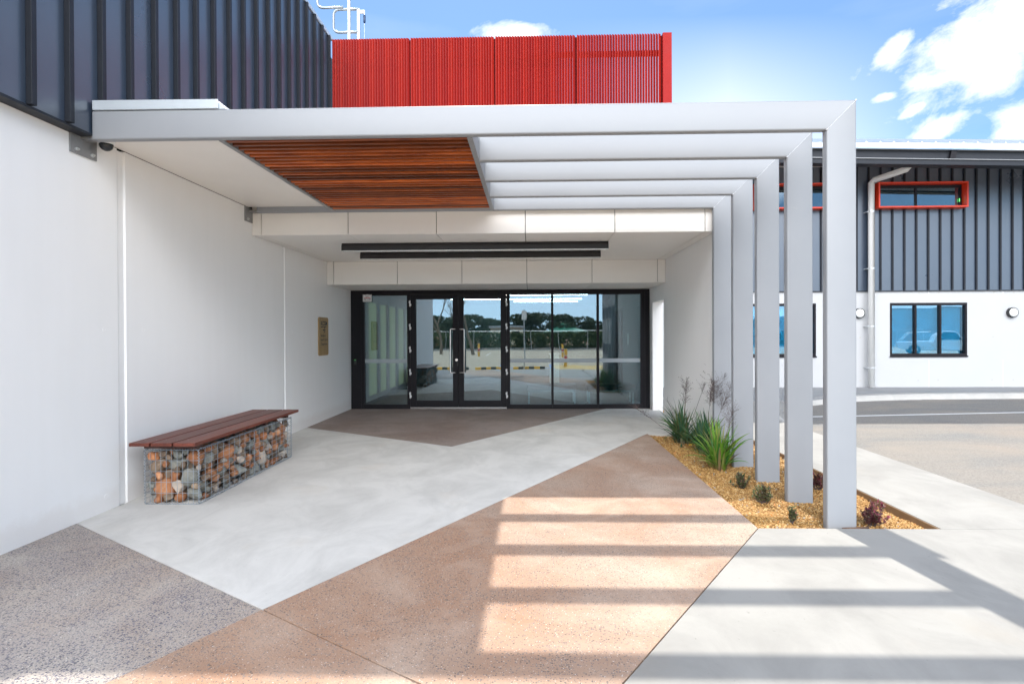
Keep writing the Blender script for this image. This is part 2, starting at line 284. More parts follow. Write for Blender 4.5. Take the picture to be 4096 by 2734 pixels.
    c = t.ramp(r, [(0.0, (0.25, 0.125, 0.028)), (0.25, (0.38, 0.205, 0.056)), (0.5, (0.47, 0.28, 0.095)), (0.7, (0.31, 0.155, 0.036)), (0.85, (0.56, 0.385, 0.17)), (0.965, (0.50, 0.21, 0.05)), (0.985, (0.30, 0.31, 0.29))], 'CONSTANT')
    c = t.mix(t.math('MULTIPLY', t.noise(t.tex('World'), 120, 3), 0.4), c, (0.32, 0.18, 0.06)); t.set(c, 0.55, 0, 0.45); M['pebble'] = t.m
    # stone
    def stone(name, a, b, c3):
        t = NT(name); oi = t.N.new('ShaderNodeObjectInfo'); v = t.tex('World'); n = t.noise(v, 11, 7, 0.65, 0.6); n2 = t.noise(v, 34, 5, 0.7)
        c = t.ramp(n, [(0.30, a), (0.52, b), (0.72, c3)]); c = t.mix(t.math('MULTIPLY', n2, 0.45), c, tuple(x*0.55 for x in a))
        hv = t.N.new('ShaderNodeHueSaturation'); t.L.new(t.math('ADD', t.math('MULTIPLY', oi.outputs['Random'], 0.6), 0.75), hv.inputs['Value']); t.L.new(c, hv.inputs['Color'])
        t.set(hv.outputs[0], 0.8, 0, 0.3); t.bump(t.math('ADD', n, t.math('MULTIPLY', n2, 0.5)), 0.7, 0.012); return t.m
    M['rock_orange'] = stone('orange_rock', (0.33, 0.125, 0.05), (0.47, 0.21, 0.10), (0.62, 0.40, 0.25))
    M['rock_grey'] = stone('grey_green_rock', (0.17, 0.175, 0.155), (0.28, 0.28, 0.245), (0.42, 0.38, 0.31))
    M['rock_pale'] = stone('pale_rock', (0.38, 0.33, 0.28), (0.56, 0.46, 0.37), (0.68, 0.60, 0.52))
    M['rock_brown'] = stone('brown_rock', (0.17, 0.12, 0.085), (0.25, 0.18, 0.125), (0.34, 0.26, 0.18))
    # plants
    def leafmat(name, stops, tipmix=None, rough=0.45, trans=0.25):
        t = NT(name); g = t.N.new('ShaderNodeNewGeometry'); c = t.ramp(g.outputs['Random Per Island'], stops)
        c = t.mix(t.math('MULTIPLY', t.noise(t.tex('Object'), 24, 4), 0.35), c, tuple(x*0.5 for x in stops[0][1]))
        if tipmix:
            at = t.N.new('ShaderNodeAttribute'); at.attribute_name = 'along'; f = t.ramp(at.outputs['Fac'], [(0.0, (1,1,1)), (0.28, (0,0,0))]); c = t.mix(t.math('MULTIPLY', f, 0.85), c, tipmix)
        t.set(c, rough, 0, 0.4)
        tl = t.N.new('ShaderNodeBsdfTranslucent'); t.L.new(c, tl.inputs['Color']); mx = t.N.new('ShaderNodeMixShader'); mx.inputs[0].default_value = trans
        t.L.new(t.b.outputs[0], mx.inputs[1]); t.L.new(tl.outputs[0], mx.inputs[2]); t.L.new(mx.outputs[0], t.out.inputs['Surface']); return t.m
    M['strap_dark'] = leafmat('blue_green_strap_leaf', [(0.0, (0.035, 0.095, 0.055)), (0.45, (0.055, 0.15, 0.075)), (0.8, (0.10, 0.20, 0.06)), (0.93, (0.24, 0.20, 0.09))], (0.20, 0.13, 0.085))
    M['strap_light'] = leafmat('bright_strap_leaf', [(0.0, (0.06, 0.20, 0.04)), (0.4, (0.13, 0.33, 0.035)), (0.7, (0.24, 0.42, 0.04)), (0.93, (0.34, 0.25, 0.12))], (0.26, 0.11, 0.075))
    M['shrub_green'] = leafmat('dark_shrub_leaf', [(0.0, (0.07, 0.10, 0.04)), (0.45, (0.14, 0.19, 0.07)), (0.70, (0.24, 0.08, 0.07)), (0.88, (0.28, 0.30, 0.15))], None, 0.35)
    M['shrub_red'] = leafmat('burgundy_shrub_leaf', [(0.0, (0.11, 0.032, 0.046)), (0.5, (0.28, 0.06, 0.085)), (0.85, (0.17, 0.14, 0.08))], None, 0.35)
    M['stalk'] = plain('dry_flower_stalk', (0.10, 0.075, 0.07), 0.7, 0, 0.3, 30)
    M['tree_leaf'] = leafmat('eucalypt_leaf', [(0.0, (0.03, 0.045, 0.018)), (0.5, (0.05, 0.07, 0.03)), (0.9, (0.085, 0.10, 0.045))])
    M['hedge_leaf'] = leafmat('hedge_leaf', [(0.0, (0.03, 0.06, 0.015)), (0.5, (0.06, 0.10, 0.02)), (0.9, (0.12, 0.14, 0.035))])
    M['bark'] = plain('bark', (0.16, 0.12, 0.09), 0.9, 0, 0.35, 12, 0.4, 30)
    M['yellow'] = plain('yellow_paint', (0.72, 0.42, 0.05), 0.5, 0, 0.12, 8)
    M['red_paint'] = plain('red_paint', (0.50, 0.03, 0.03), 0.45, 0, 0.12, 8)
    M['rubber'] = plain('black_rubber', (0.03, 0.03, 0.03), 0.8, 0, 0.2, 10)
    M['green_roof'] = plain('green_roof', (0.02, 0.22, 0.13), 0.45, 0.1, 0.1, 3)
    M['cream'] = plain('cream_wall', (0.62, 0.58, 0.44), 0.6, 0, 0.08, 3)
    M['shed'] = plain('shed_sheet', (0.30, 0.38, 0.44), 0.5, 0.2, 0.1, 2)
    M['car_paint'] = plain('car_silver', (0.62, 0.64, 0.66), 0.22, 0.4, 0.03, 3)
    M['car_glass'] = plain('car_glass', (0.02, 0.025, 0.03), 0.06, 0, 0.1, 3)
    M['rust'] = plain('brown_pipe', (0.12, 0.065, 0.04), 0.7, 0, 0.3, 20)
    M['carpet'] = plain('lobby_carpet', (0.06, 0.042, 0.032), 0.9, 0, 0.25, 20)
    M['lobby_wall'] = plain('lobby_wall', (0.10, 0.135, 0.145), 0.6, 0, 0.05, 2)
    M['teal_frame'] = plain('teal_frame', (0.03, 0.055, 0.065), 0.4, 0, 0.1, 6)
    M['blind'] = plain('blind_slats', (0.80, 0.86, 0.88), 0.5, 0, 0.05, 4)
    M['room_dark'] = plain('room_dark', (0.05, 0.05, 0.055), 0.8, 0, 0.1, 3)
mk()

# ------------------------------------------------------------------ mesh helpers
ORG = {}
def tag(o, label=None, cat=None, group=None, kind=None):
    if label: o['label'] = label
    if cat: o['category'] = cat
    if group: o['group'] = group
    if kind: o['kind'] = kind
    return o
def empty(name, loc=(0,0,0), label=None, cat=None, group=None, rz=0):
    o = bpy.data.objects.new(name, None); COL.objects.link(o); o.location = loc; o.rotation_euler = (0,0,rz); o.empty_display_size = 0.2
    ORG[o.name] = Vector(loc); return tag(o, label, cat, group)
class MB:
    def __init__(s): s.v = []; s.f = []; s.at = []
    def add(s, vs, fs):
        n = len(s.v); s.v += [tuple(p) for p in vs]; s.f += [tuple(i+n for i in f) for f in fs]; return s
    def box(s, x0, x1, y0, y1, z0, z1):
        return s.add([(x0,y0,z0),(x1,y0,z0),(x1,y1,z0),(x0,y1,z0),(x0,y0,z1),(x1,y0,z1),(x1,y1,z1),(x0,y1,z1)],
                     [(0,3,2,1),(4,5,6,7),(0,1,5,4),(1,2,6,5),(2,3,7,6),(3,0,4,7)])
    def prism(s, poly, z0, z1, axes='xyz'):
        n = len(poly)
        def P(a, b, c): d = dict(zip(axes, (a, b, c))); return (d['x'], d['y'], d['z'])
        vs = [P(a, b, z0) for a, b in poly]+[P(a, b, z1) for a, b in poly]
        return s.add(vs, [tuple(range(n-1,-1,-1)), tuple(range(n,2*n))]+[(i,(i+1)%n,n+(i+1)%n,n+i) for i in range(n)])
    def quad(s, *p): return s.add(p, [tuple(range(len(p)))])
    def tube(s, path, r, n=8, cap=True, closed=False):
        P = [Vector(p) for p in path]; k = len(P); rr = r if isinstance(r, (list, tuple)) else [r]*k; vs = []; fs = []; up = None
        for i, p in enumerate(P):
            a = P[i-1] if (i > 0 or closed) else P[i]; b = P[(i+1) % k] if (i < k-1 or closed) else P[i]
            d = (b-a).normalized() if (b-a).length > 1e-9 else Vector((0,0,1))
            if up is None: up = d.orthogonal().normalized()
            up = (up-d*up.dot(d)); up = up.normalized() if up.length > 1e-6 else d.orthogonal().normalized(); w = d.cross(up)
            for j in range(n):
                t = 2*math.pi*j/n; vs.append(p+(up*math.cos(t)+w*math.sin(t))*rr[i])
        m = k if closed else k-1
        for i in range(m):
            for j in range(n):
                a = i*n+j; b = i*n+(j+1) % n; c = ((i+1) % k)*n+(j+1) % n; d = ((i+1) % k)*n+j; fs.append((a,b,c,d))
        if cap and not closed: fs += [tuple(range(n-1,-1,-1)), tuple((k-1)*n+j for j in range(n))]
        return s.add(vs, fs)
    def cyl(s, c, r, h, axis='z', n=24, r2=None):
        d = {'x':(1,0,0),'y':(0,1,0),'z':(0,0,1)}[axis]; c = Vector(c); return s.tube([c, c+Vector(d)*h], [r, r if r2 is None else r2], n)
    def build(s, name, mat, parent=None, smooth=False, bevel=0, seg=2, label=None, cat=None, group=None, kind=None, origin=None):
        if parent is not None: org = ORG[parent.name]
        else: org = Vector(origin) if origin else Vector((0,0,0))
        me = bpy.data.meshes.new(name); me.from_pydata([(a-org.x, b-org.y, c-org.z) for a, b, c in s.v], [], s.f)
        bm = bmesh.new(); bm.from_mesh(me); bmesh.ops.recalc_face_normals(bm, faces=bm.faces[:]); bm.to_mesh(me); bm.free()
        for m_ in (mat if isinstance(mat, list) else [mat]): me.materials.append(M[m_])
        if smooth:
            for p in me.polygons: p.use_smooth = True
        o = bpy.data.objects.new(name, me); COL.objects.link(o); ORG[o.name] = org
        if parent is not None: o.parent = parent
        else: o.location = org
        if bevel:
            b = o.modifiers.new('bevel', 'BEVEL'); b.width = bevel; b.segments = seg; b.limit_method = 'ANGLE'; b.angle_limit = math.radians(40)
        return tag(o, label, cat, group, kind)
def fast(name, V, F, mat, parent=None, smooth=False, attr=None, **k):
    V = np.asarray(V, np.float32); F = np.asarray(F, np.int32); me = bpy.data.meshes.new(name); n = F.shape[1]
    org = ORG[parent.name] if parent is not None else Vector((0,0,0)); V = V-np.array(org, np.float32)
    me.vertices.add(len(V)); me.vertices.foreach_set('co', V.ravel()); me.loops.add(F.size); me.loops.foreach_set('vertex_index', F.ravel())
    me.polygons.add(len(F)); me.polygons.foreach_set('loop_start', np.arange(0, F.size, n, dtype=np.int32)); me.polygons.foreach_set('loop_total', np.full(len(F), n, np.int32))
    if smooth: me.polygons.foreach_set('use_smooth', np.ones(len(F), bool))
    if attr is not None:
        a = me.attributes.new('along', 'FLOAT', 'POINT'); a.data.foreach_set('value', np.asarray(attr, np.float32))
    me.update(calc_edges=True); me.validate(); me.materials.append(M[mat])
    o = bpy.data.objects.new(name, me); COL.objects.link(o); ORG[o.name] = org
    if parent is not None: o.parent = parent
    else: o.location = org
    return tag(o, **k)
def slab(name, poly, z0, z1, mat, **k): return MB().prism(poly, z0, z1).build(name, mat, kind='structure', **k)
def copy_tree(o, parent=None):
    c = o.copy(); COL.objects.link(c); c.parent = parent; ORG[c.name] = ORG[o.name]
    for ch in [x for x in list(o.children)]: copy_tree(ch, c)
    return c
def text(mb, s, size, fn, bold=0.0, sx=1.0):
    cu = bpy.data.curves.new('lettering', 'FONT'); cu.body = s; cu.size = size; cu.offset = bold; cu.resolution_u = 3
    o = bpy.data.objects.new('lettering', cu); COL.objects.link(o); bpy.context.view_layer.update()
    me = bpy.data.meshes.new_from_object(o.evaluated_get(bpy.context.evaluated_depsgraph_get()))
    xs = [v.co.x for v in me.vertices]; mb.add([fn(v.co.x*sx, v.co.y) for v in me.vertices], [tuple(p.vertices) for p in me.polygons])
    w = (max(xs)-min(xs))*sx if xs else 0
    bpy.data.objects.remove(o); bpy.data.curves.remove(cu); bpy.data.meshes.remove(me); return w

# ------------------------------------------------------------------ ground
slab('ground', [(-900,-900),(900,-900),(900,900),(-900,900)], -0.5, -0.30, 'earth')
slab('slab_bed', [(-12,-0.9),(4.2,-0.9),(4.2,14.2),(-12,14.2)], -0.25, -0.105, 'joint_dark')
G = 0.004
slab('grey_aggregate_path', [(-3.645,4.269),(-1.480,2.937),(-3.684,-0.9),(-9,-0.9),(-9,1.8),(-3.645,1.8)], -0.1, 0.0, 'agg_grey')
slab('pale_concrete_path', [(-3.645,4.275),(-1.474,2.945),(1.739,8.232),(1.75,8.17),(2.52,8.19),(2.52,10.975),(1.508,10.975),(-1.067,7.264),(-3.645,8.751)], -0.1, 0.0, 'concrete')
slab('brown_aggregate_path', [(-3.645,8.755),(-1.067,7.27),(1.50,10.975),(-3.645,10.975)], -0.1, -0.001, 'agg_brown')
slab('red_aggregate_path', [(-1.470,2.945),(0.111,1.962),(1.742,4.239),(1.745,8.225)], -0.1, 0.0, 'agg_red')
slab('red_aggregate_path', [(-1.478,2.938),(0.107,1.953),(-1.935,-0.9),(-3.677,-0.9)], -0.1, 0.0, 'agg_red')
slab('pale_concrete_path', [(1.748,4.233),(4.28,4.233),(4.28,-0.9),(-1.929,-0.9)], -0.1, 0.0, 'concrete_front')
# side path rising to the footpath at the far building
pv = [(3.13,4.238,0),(4.28,4.238,0),(3.13,8.4,0),(4.28,8.4,0),(3.13,9.4,0.03),(4.43,9.4,0.02),(3.13,10.3,0.08),(4.70,10.3,0.05),(3.13,11.2,0.12),(5.55,11.27,0.10)]
mb = MB(); nb = [(x, y, z-0.12) for x, y, z in pv]; mb.add(pv+nb, [(0,1,3,2),(2,3,5,4),(4,5,7,6),(6,7,9,8),(0,2,12,10),(2,4,14,12),(4,6,16,14),(6,8,18,16),(1,11,13,3),(3,13,15,5),(5,15,17,7),(7,17,19,9),(0,10,11,1)])
mb.build('side_path', 'concrete_front', kind='structure')
kb = [(4.28,8.4,0.0),(4.43,9.4,0.02),(4.70,10.3,0.05),(5.15,10.95,0.085),(5.86,11.45,0.115),(6.5,11.82,0.12),(7.13,12.08,0.12),(8.0,12.33,0.12),(8.88,12.46,0.12),(11.1,12.58,0.12),(20,12.66,0.12),(60,12.7,0.12)]
mb = MB(); vs = []; fs = []
for i, (x, y, z) in enumerate(kb):
    a = Vector(kb[max(0, i-1)][:2]); b = Vector(kb[min(len(kb)-1, i+1)][:2]); d = (b-a).normalized(); n = Vector((-d.y, d.x)); w = 0.14
    prof = [(0.0, -0.10), (0.0, 0.012), (0.035, z*0.42+0.006), (0.085, z*0.86+0.003), (w, z+0.003), (w+0.10, z+0.003), (w+0.10, -0.10)]
    vs += [(x+n.x*o, y+n.y*o, zz) for o, zz in prof]
for i in range(len(kb)-1):
    for j in range(6): fs.append((i*7+j, i*7+j+1, i*7+j+8, i*7+j+7))
mb.add(vs, fs); mb.build('kerb', 'kerb', kind='structure', smooth=True)
fp = [(5.42,11.30),(5.86,11.53),(6.5,11.90),(7.13,12.17),(8.0,12.42),(8.88,12.56),(11.1,12.68),(20,12.76),(60,12.8),(60,14.2),(2.6,14.2),(2.6,11.2)]
slab('footpath', fp, -0.1, 0.12, 'concrete_dark')
road = [(4.27,-0.9),(60,-0.9),(60,12.75),(11.1,12.62),(8.88,12.5),(7.13,12.12),(5.86,11.5),(5.15,11.0),(4.68,10.3),(4.42,9.4),(4.27,8.4)]
slab('road', road, -0.2, -0.006, 'asphalt')
mb = MB(); ln = [(4.72,9.90),(5.9,9.994),(7.69,10.33),(9.225,10.432),(60,12.0)]
ln = [(4.78,9.88),(5.9,10.0),(7.6,10.22),(9.225,10.43),(14,10.9),(30,11.6)]
for (a, b) in zip(ln[:-1], ln[1:]): mb.quad((a[0],a[1]-0.045,-0.002),(b[0],b[1]-0.045,-0.002),(b[0],b[1]+0.045,-0.002),(a[0],a[1]+0.045,-0.002))
mb.build('road_line', 'line_white', kind='structure')
slab('car_park', [(-80,-33),(80,-33),(80,-0.9),(-80,-0.9)], -0.35, -0.15, 'sandy')
slab('car_park_kerb', [(-80,-33.2),(80,-33.2),(80,-33.0),(-80,-33.0)], -0.35, -0.02, 'kerb')
mb = MB()
for (x0, x1, y0, y1) in ((-1.5,1.0,-4.5,-4.1),(-1.6,-1.45,-7.5,-3.0),(0.95,1.1,-7.5,-3.0)): mb.box(x0, x1, y0, y1, -0.15, -0.145)
mb.build('blue_bay_marking', 'line_blue', kind='structure')
mb = MB()
for i in range(9): mb.box(1.2, 5.2, -3.2-i*0.42, -2.98-i*0.42, -0.15, -0.145)
mb.build('yellow_hatching', 'line_yellow', kind='structure')
mb = MB()
for x in (-12,-9.2,-6.4,-3.6,6,8.8,11.6): mb.box(x, x+0.1, -5.6, -1.0, -0.15, -0.145); mb.box(x, x+0.1, -26, -21, -0.15, -0.145)
mb.build('bay_line', 'line_white', kind='structure')

# garden bed
bed = [(1.75,4.24),(3.118,4.24),(3.118,12.0),(2.6,12.0),(2.6,8.17),(1.75,8.17)]
slab('garden_soil', [(1.752,4.242),(3.117,4.242),(3.117,11.5),(2.53,11.5),(2.53,8.165),(1.752,8.165)], -0.1, -0.085, 'gravel_base')
slab('slab_side_strip', [(3.118,4.242),(3.1295,4.242),(3.1295,9.5),(3.118,9.5)], -0.1, -0.006, 'slab_side')  # strip added over the concrete slab side; stain and shade in its colour
def gz(x, y): return -0.035-0.022*np.clip((x-2.3)/0.8, -0.6, 1)+0.014*np.sin(x*7.1+y*2.3)*np.sin(y*4.7-x*1.7)+0.006*np.sin(x*23+1)*np.sin(y*19)
def gravel():
    t = (1+5**0.5)/2
    iv = np.array([(-1,t,0),(1,t,0),(-1,-t,0),(1,-t,0),(0,-1,t),(0,1,t),(0,-1,-t),(0,1,-t),(t,0,-1),(t,0,1),(-t,0,-1),(-t,0,1)])/math.sqrt(1+t*t)
    fi = np.array([(0,11,5),(0,5,1),(0,1,7),(0,7,10),(0,10,11),(1,5,9),(5,11,4),(11,10,2),(10,7,6),(7,1,8),(3,9,4),(3,4,2),(3,2,6),(3,6,8),(3,8,9),(4,9,5),(2,4,11),(6,2,10),(8,6,7),(9,8,1)])
    Vs = []; pts = []
    def fill(x0, x1, y0, y1, sp, r):
        for y in np.arange(y0, y1, sp):
            for x in np.arange(x0, x1, sp): pts.append((x+random.uniform(-.5,.5)*sp, y+random.uniform(-.5,.5)*sp, r*random.uniform(0.65,1.25)))
    fill(1.758, 3.112, 4.246, 5.5, 0.0135, 0.0092); fill(1.758, 3.112, 5.5, 6.8, 0.0175, 0.0112); fill(1.758, 3.112, 6.8, 8.16, 0.021, 0.0130)
    fill(2.62, 3.112, 8.16, 11.0, 0.03, 0.018); fill(2.45, 2.62, 9.86, 10.7, 0.02, 0.013)
    p = np.array(pts); n = len(p); x = np.clip(p[:,0], 1.757, 3.111); y = np.maximum(p[:,1], 4.247)
    z = gz(x, y)+rng.uniform(-0.004, 0.006, n)
    sc = p[:,2:3]*rng.uniform(0.7, 1.3, (n, 3)); sc[:,2] *= 0.8
    V = iv[None]*(1+rng.uniform(-0.12, 0.12, (n, 12, 1)))*sc[:,None,:]
    a = rng.uniform(0, 6.28, n); ca, sa = np.cos(a)[:,None], np.sin(a)[:,None]; b = rng.uniform(-0.5, 0.5, n); cb, sb = np.cos(b)[:,None], np.sin(b)[:,None]
    X, Y, Z = V[...,0]*1, V[...,1]*1, V[...,2]*1; Y, Z = cb*Y-sb*Z, sb*Y+cb*Z; X, Y = ca*X-sa*Y, sa*X+ca*Y
    V = np.stack([X+x[:,None], Y+y[:,None], Z+z[:,None]], -1).reshape(-1, 3)
    F = (fi[None]+12*np.arange(n)[:,None,None]).reshape(-1, 3)
    fast('gravel', V, F, 'pebble', None, True, kind='stuff', label='golden pebble gravel covering the garden bed around the steel columns')
gravel()
mb = MB(); gx = np.linspace(1.753, 3.116, 40); gy = np.linspace(4.243, 8.16, 90); V = [(x, y, float(gz(x, y))-0.006) for y in gy for x in gx]
mb.add(V, [(j*40+i, j*40+i+1, (j+1)*40+i+1, (j+1)*40+i) for j in range(89) for i in range(39)]); mb.build('gravel_underlay', 'gravel_base', kind='structure', smooth=True)
tag(MB().tube([(2.40,4.262,-0.012),(2.50,4.262,-0.008),(2.62,4.30,-0.014)], 0.010, 8).build('drip_pipe', 'rust', smooth=True), 'short brown pipe lying on the gravel at the foot of the front column', 'pipe')

# ------------------------------------------------------------------ main building
BY = 10.98
bld = empty('entrance_building', (0, 12, 0), 'white and dark metal clad building with recessed glazed entrance', 'building')
# left precast wall in panels with recessed sealant joints
mb = MB()
def wall_panel(mb, y0, y1, c=0.018):
    X0, X1 = -3.845, -3.645
    mb.prism([(X0,y0),(X1-c,y0),(X1,y0+c),(X1,y1-c),(X1-c,y1),(X0,y1)], -0.05, 3.15)
for (a, b) in ((1.8,4.743),(4.806,7.930),(7.988,10.98)): wall_panel(mb, a, b)
def dish(mb, y, z, r=0.024):
    n = 14; X = -3.6445
    ring = [(X, y+r*math.cos(6.2832*i/n), z+r*math.sin(6.2832*i/n)) for i in range(n)]; ring2 = [(X+0.0025, y+0.8*r*math.cos(6.2832*i/n), z+0.8*r*math.sin(6.2832*i/n)) for i in range(n)]; ring3 = [(X+0.0008, y+0.6*r*math.cos(6.2832*i/n), z+0.6*r*math.sin(6.2832*i/n)) for i in range(n)]
    mb.add(ring+ring2+ring3, [(i,(i+1)%n,n+(i+1)%n,n+i) for i in range(n)]+[(n+i,n+(i+1)%n,2*n+(i+1)%n,2*n+i) for i in range(n)]+[tuple(range(2*n,3*n))])
for (y, z) in ((4.569,1.549),(5.041,1.553),(7.671,1.553),(8.253,1.556),(4.578,0.128),(5.056,3.0),(5.05,0.3),(2.1,1.55),(2.1,0.2)): dish(mb, y, z)
wl = mb.build('precast_wall', 'precast', bld)
MB().box(-3.80,-3.655,4.743,4.806,0,3.14).build('wall_joint', 'sealant', wl); MB().box(-3.80,-3.655,7.930,7.988,0,2.80).build('wall_joint', 'sealant', wl)
# dark standing seam cladding above
ribs = MB(); mb = MB(); mb.box(-3.75,-3.55,1.5,4.40,3.13,6.77).box(-3.75,-3.55,4.4005,9.66,3.31,6.77)
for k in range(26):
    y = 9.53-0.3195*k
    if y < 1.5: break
    ribs.box(-3.5495,-3.503,y-0.021,y+0.021,3.135 if y < 4.35 else 3.33,6.765)
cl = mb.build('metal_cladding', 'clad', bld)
ribs.build('shade_dark_ribs', 'clad_dark', cl, bevel=0.003)  # ribs are the same sheet; their darker shading is put into the colour
MB().box(-3.80,-3.535,1.49,4.325,3.112,3.131).build('base_flashing', 'clad_dark', cl)
MB().box(-3.85,-3.53,1.48,9.72,6.767,6.83).build('parapet_capping', 'flashing', cl)
MB().box(-12,-3.76,1.6,30,0,6.75).build('rear_block', 'clad_dark', bld)
# entrance block: soffits and fascias
PX = [-3.52,-2.3745,-1.2195,-0.0645,1.089,2.240]
def panels(mb, ed, fn, gap=0.0045):
    for a, b in zip(ed[:-1], ed[1:]): fn(mb, a+gap, b-gap)
ED = [-3.644]+PX+[2.384]
mb = MB(); panels(mb, ED, lambda m, a, b: m.box(a, b, 7.052, 7.072, 2.805, 3.30)); f1 = mb.build('upper_fascia', 'panel_white', bld, bevel=0.002)
mb = MB(); panels(mb, ED, lambda m, a, b: m.box(a, b, 7.0725, 9.668, 2.805, 2.825)); mb.build('upper_soffit', 'panel_white', bld, bevel=0.002)
mb = MB(); panels(mb, ED, lambda m, a, b: m.box(a, b, 9.669, 9.689, 2.397, 2.804)); mb.build('lower_fascia', 'panel_white', bld, bevel=0.002)
mb = MB(); panels(mb, ED, lambda m, a, b: m.box(a, b, 9.6895, 10.977, 2.397, 2.417)); mb.build('lower_soffit', 'panel_white', bld, bevel=0.002)
MB().box(-3.644,2.384,7.085,11.1,2.835,3.29).box(-3.644,2.384,9.70,11.1,2.431,2.833).build('soffit_core', 'joint_dark', bld)
MB().box(-3.75,2.60,7.06,11.2,3.302,3.42).box(-3.75,2.60,11.2,22,2.9,3.42).build('roof', 'zinc', bld)
# right wall with opening
mb = MB(); mb.box(2.385,2.585,7.055,9.83,-0.1,3.30); mb.box(2.385,2.585,10.74,11.4,-0.1,3.30); mb.box(2.385,2.585,9.83,10.74,2.11,3.30); mb.box(2.385,2.585,11.4,22,-0.1,3.3)
rw = mb.build('side_wall', 'precast', bld, bevel=0.004)
mb = MB()
for (y, z) in ((9.55,1.6),(9.55,0.35),(7.35,1.6),(7.35,0.35)):
    MB().tube([(2.3849,y,z),(2.3825,y,z)], [0.024,0.018], 12).build('cast_mark', 'sealant', rw)
# canopy soffit and roof
MB().box(-3.644,-2.545,4.405,6.962,3.155,3.175).box(-2.585,-2.548,4.405,6.962,3.12,3.154).build('canopy_soffit', 'soffit_white', bld)
MB().box(-3.53,-0.462,4.405,7.05,3.262,3.30).build('canopy_roof', 'zinc', bld)
MB().prism([(-3.53,3.322),(-2.50,3.322),(-2.50,3.395),(-3.53,3.400)], 4.318, 4.322, 'xzy').box(-3.53,-2.515,4.323,7.0,3.3215,3.394).prism([(-2.5145,3.3215),(-2.44,3.3215),(-2.5145,3.390)], 4.335, 7.0, 'xzy').build('gutter_flashing', 'flashing', bld, bevel=0.003)
# ---- shopfront
gl_frame = MB()
gl_frame.box(-3.644,-3.446,BY,BY+0.12,0,2.398).box(-3.4455,-3.403,BY+0.006,BY+0.12,0,2.398)      # wide post
gl_frame.box(2.29,2.384,BY,BY+0.12,0,2.398).box(2.229,2.2895,BY+0.006,BY+0.12,0,2.398)
gl_frame.box(-3.403,2.229,BY,BY+0.12,2.318,2.398).box(-3.6435,2.383,BY-0.001,BY+0.118,2.3985,2.428)
gl_frame.box(-2.485,-2.440,BY,BY+0.12,0,2.318).box(-0.486,-0.443,BY,BY+0.12,0,2.318)
gf = gl_frame.build('entrance_frame', 'black', bld, bevel=0.003)
MB().box(-2.44,-0.486,BY-0.02,BY+0.1,0,0.035).build('door_sill', 'chrome', gf)
def window(x0, x1, strip=True):
    z0, z1 = 0.0, 2.318; a, b = 0.022, 0.086
    m = MB(); m.box(x0,x1,BY+0.01,BY+0.11,z0,b).box(x0,x1,BY+0.01,BY+0.11,z1-0.022,z1).box(x0,x0+a,BY+0.01,BY+0.11,b,z1-0.022).box(x1-a,x1,BY+0.01,BY+0.11,b,z1-0.022)
    w = m.build('window', 'black', bld, bevel=0.002)
    MB().box(x0+a,x1-a,BY+0.05,BY+0.056,b,z1-0.022).build('pane', 'glass', w)
    if strip: MB().box(x0+a+0.004,x1-a-0.004,BY+0.047,BY+0.0485,0.926,1.004).build('safety_strip', 'frost', w)
    return w
for (a, b) in ((-3.403,-2.485),(-0.443,0.434),(0.436,1.350),(1.352,2.229)): window(a, b)
def door(x0, x1, ga, gb, hx, hdir, hinge_x):
    z0, z1 = 0.038, 2.314; zb, zt = 0.168, 2.212
    m = MB(); m.box(x0,ga,BY-0.004,BY+0.05,z0,z1).box(gb,x1,BY-0.004,BY+0.05,z0,z1).box(ga,gb,BY-0.004,BY+0.05,z0,zb).box(ga,gb,BY-0.004,BY+0.05,zt,z1)
    d = m.build('door', 'black', bld, bevel=0.003)
    MB().box(ga,gb,BY+0.02,BY+0.027,zb,zt).build('pane', 'glass', d)
    y = BY-0.075; e = hx+hdir*0.095
    MB().tube([(e,BY-0.004,1.607),(e,y+0.012,1.607),(e-hdir*0.012,y,1.607),(hx+hdir*0.012,y,1.607),(hx,y,1.595),(hx,y,0.744),(hx+hdir*0.012,y,0.732),(e-hdir*0.012,y,0.732),(e,y+0.012,0.732),(e,BY-0.004,0.732)], 0.0145, 10).build('pull_handle', 'chrome', d, smooth=True)
    for z in (2.127,1.658,1.199,0.743,0.277):
        s = -1 if hinge_x < -1.5 else 1
        MB().cyl((hinge_x,BY-0.022,z-0.062),0.013,0.124,'z',12).box(hinge_x-0.022,hinge_x+0.004,BY-0.018,BY-0.0045,z+0.010,z+0.052).box(hinge_x-0.004,hinge_x+0.024,BY-0.018,BY-0.0045,z-0.045,z-0.006).build('hinge', 'hinge', d, bevel=0.002)
    return d
d1 = door(-2.436,-1.466,-2.319,-1.577,-1.615,1,-2.440)
d2 = door(-1.462,-0.489,-1.354,-0.607,-1.334,-1,-0.487)
MB().cyl((-1.499,BY-0.018,0.986),0.027,0.014,'y',20).cyl((-1.499,BY-0.024,0.986),0.012,0.006,'y',12).build('lock_cylinder', 'chrome', d1, smooth=False)
MB().box(-1.49,-1.47,BY-0.016,BY-0.0045,0.86,0.94).build('thumb_lock', 'black_plastic', d1, bevel=0.003)
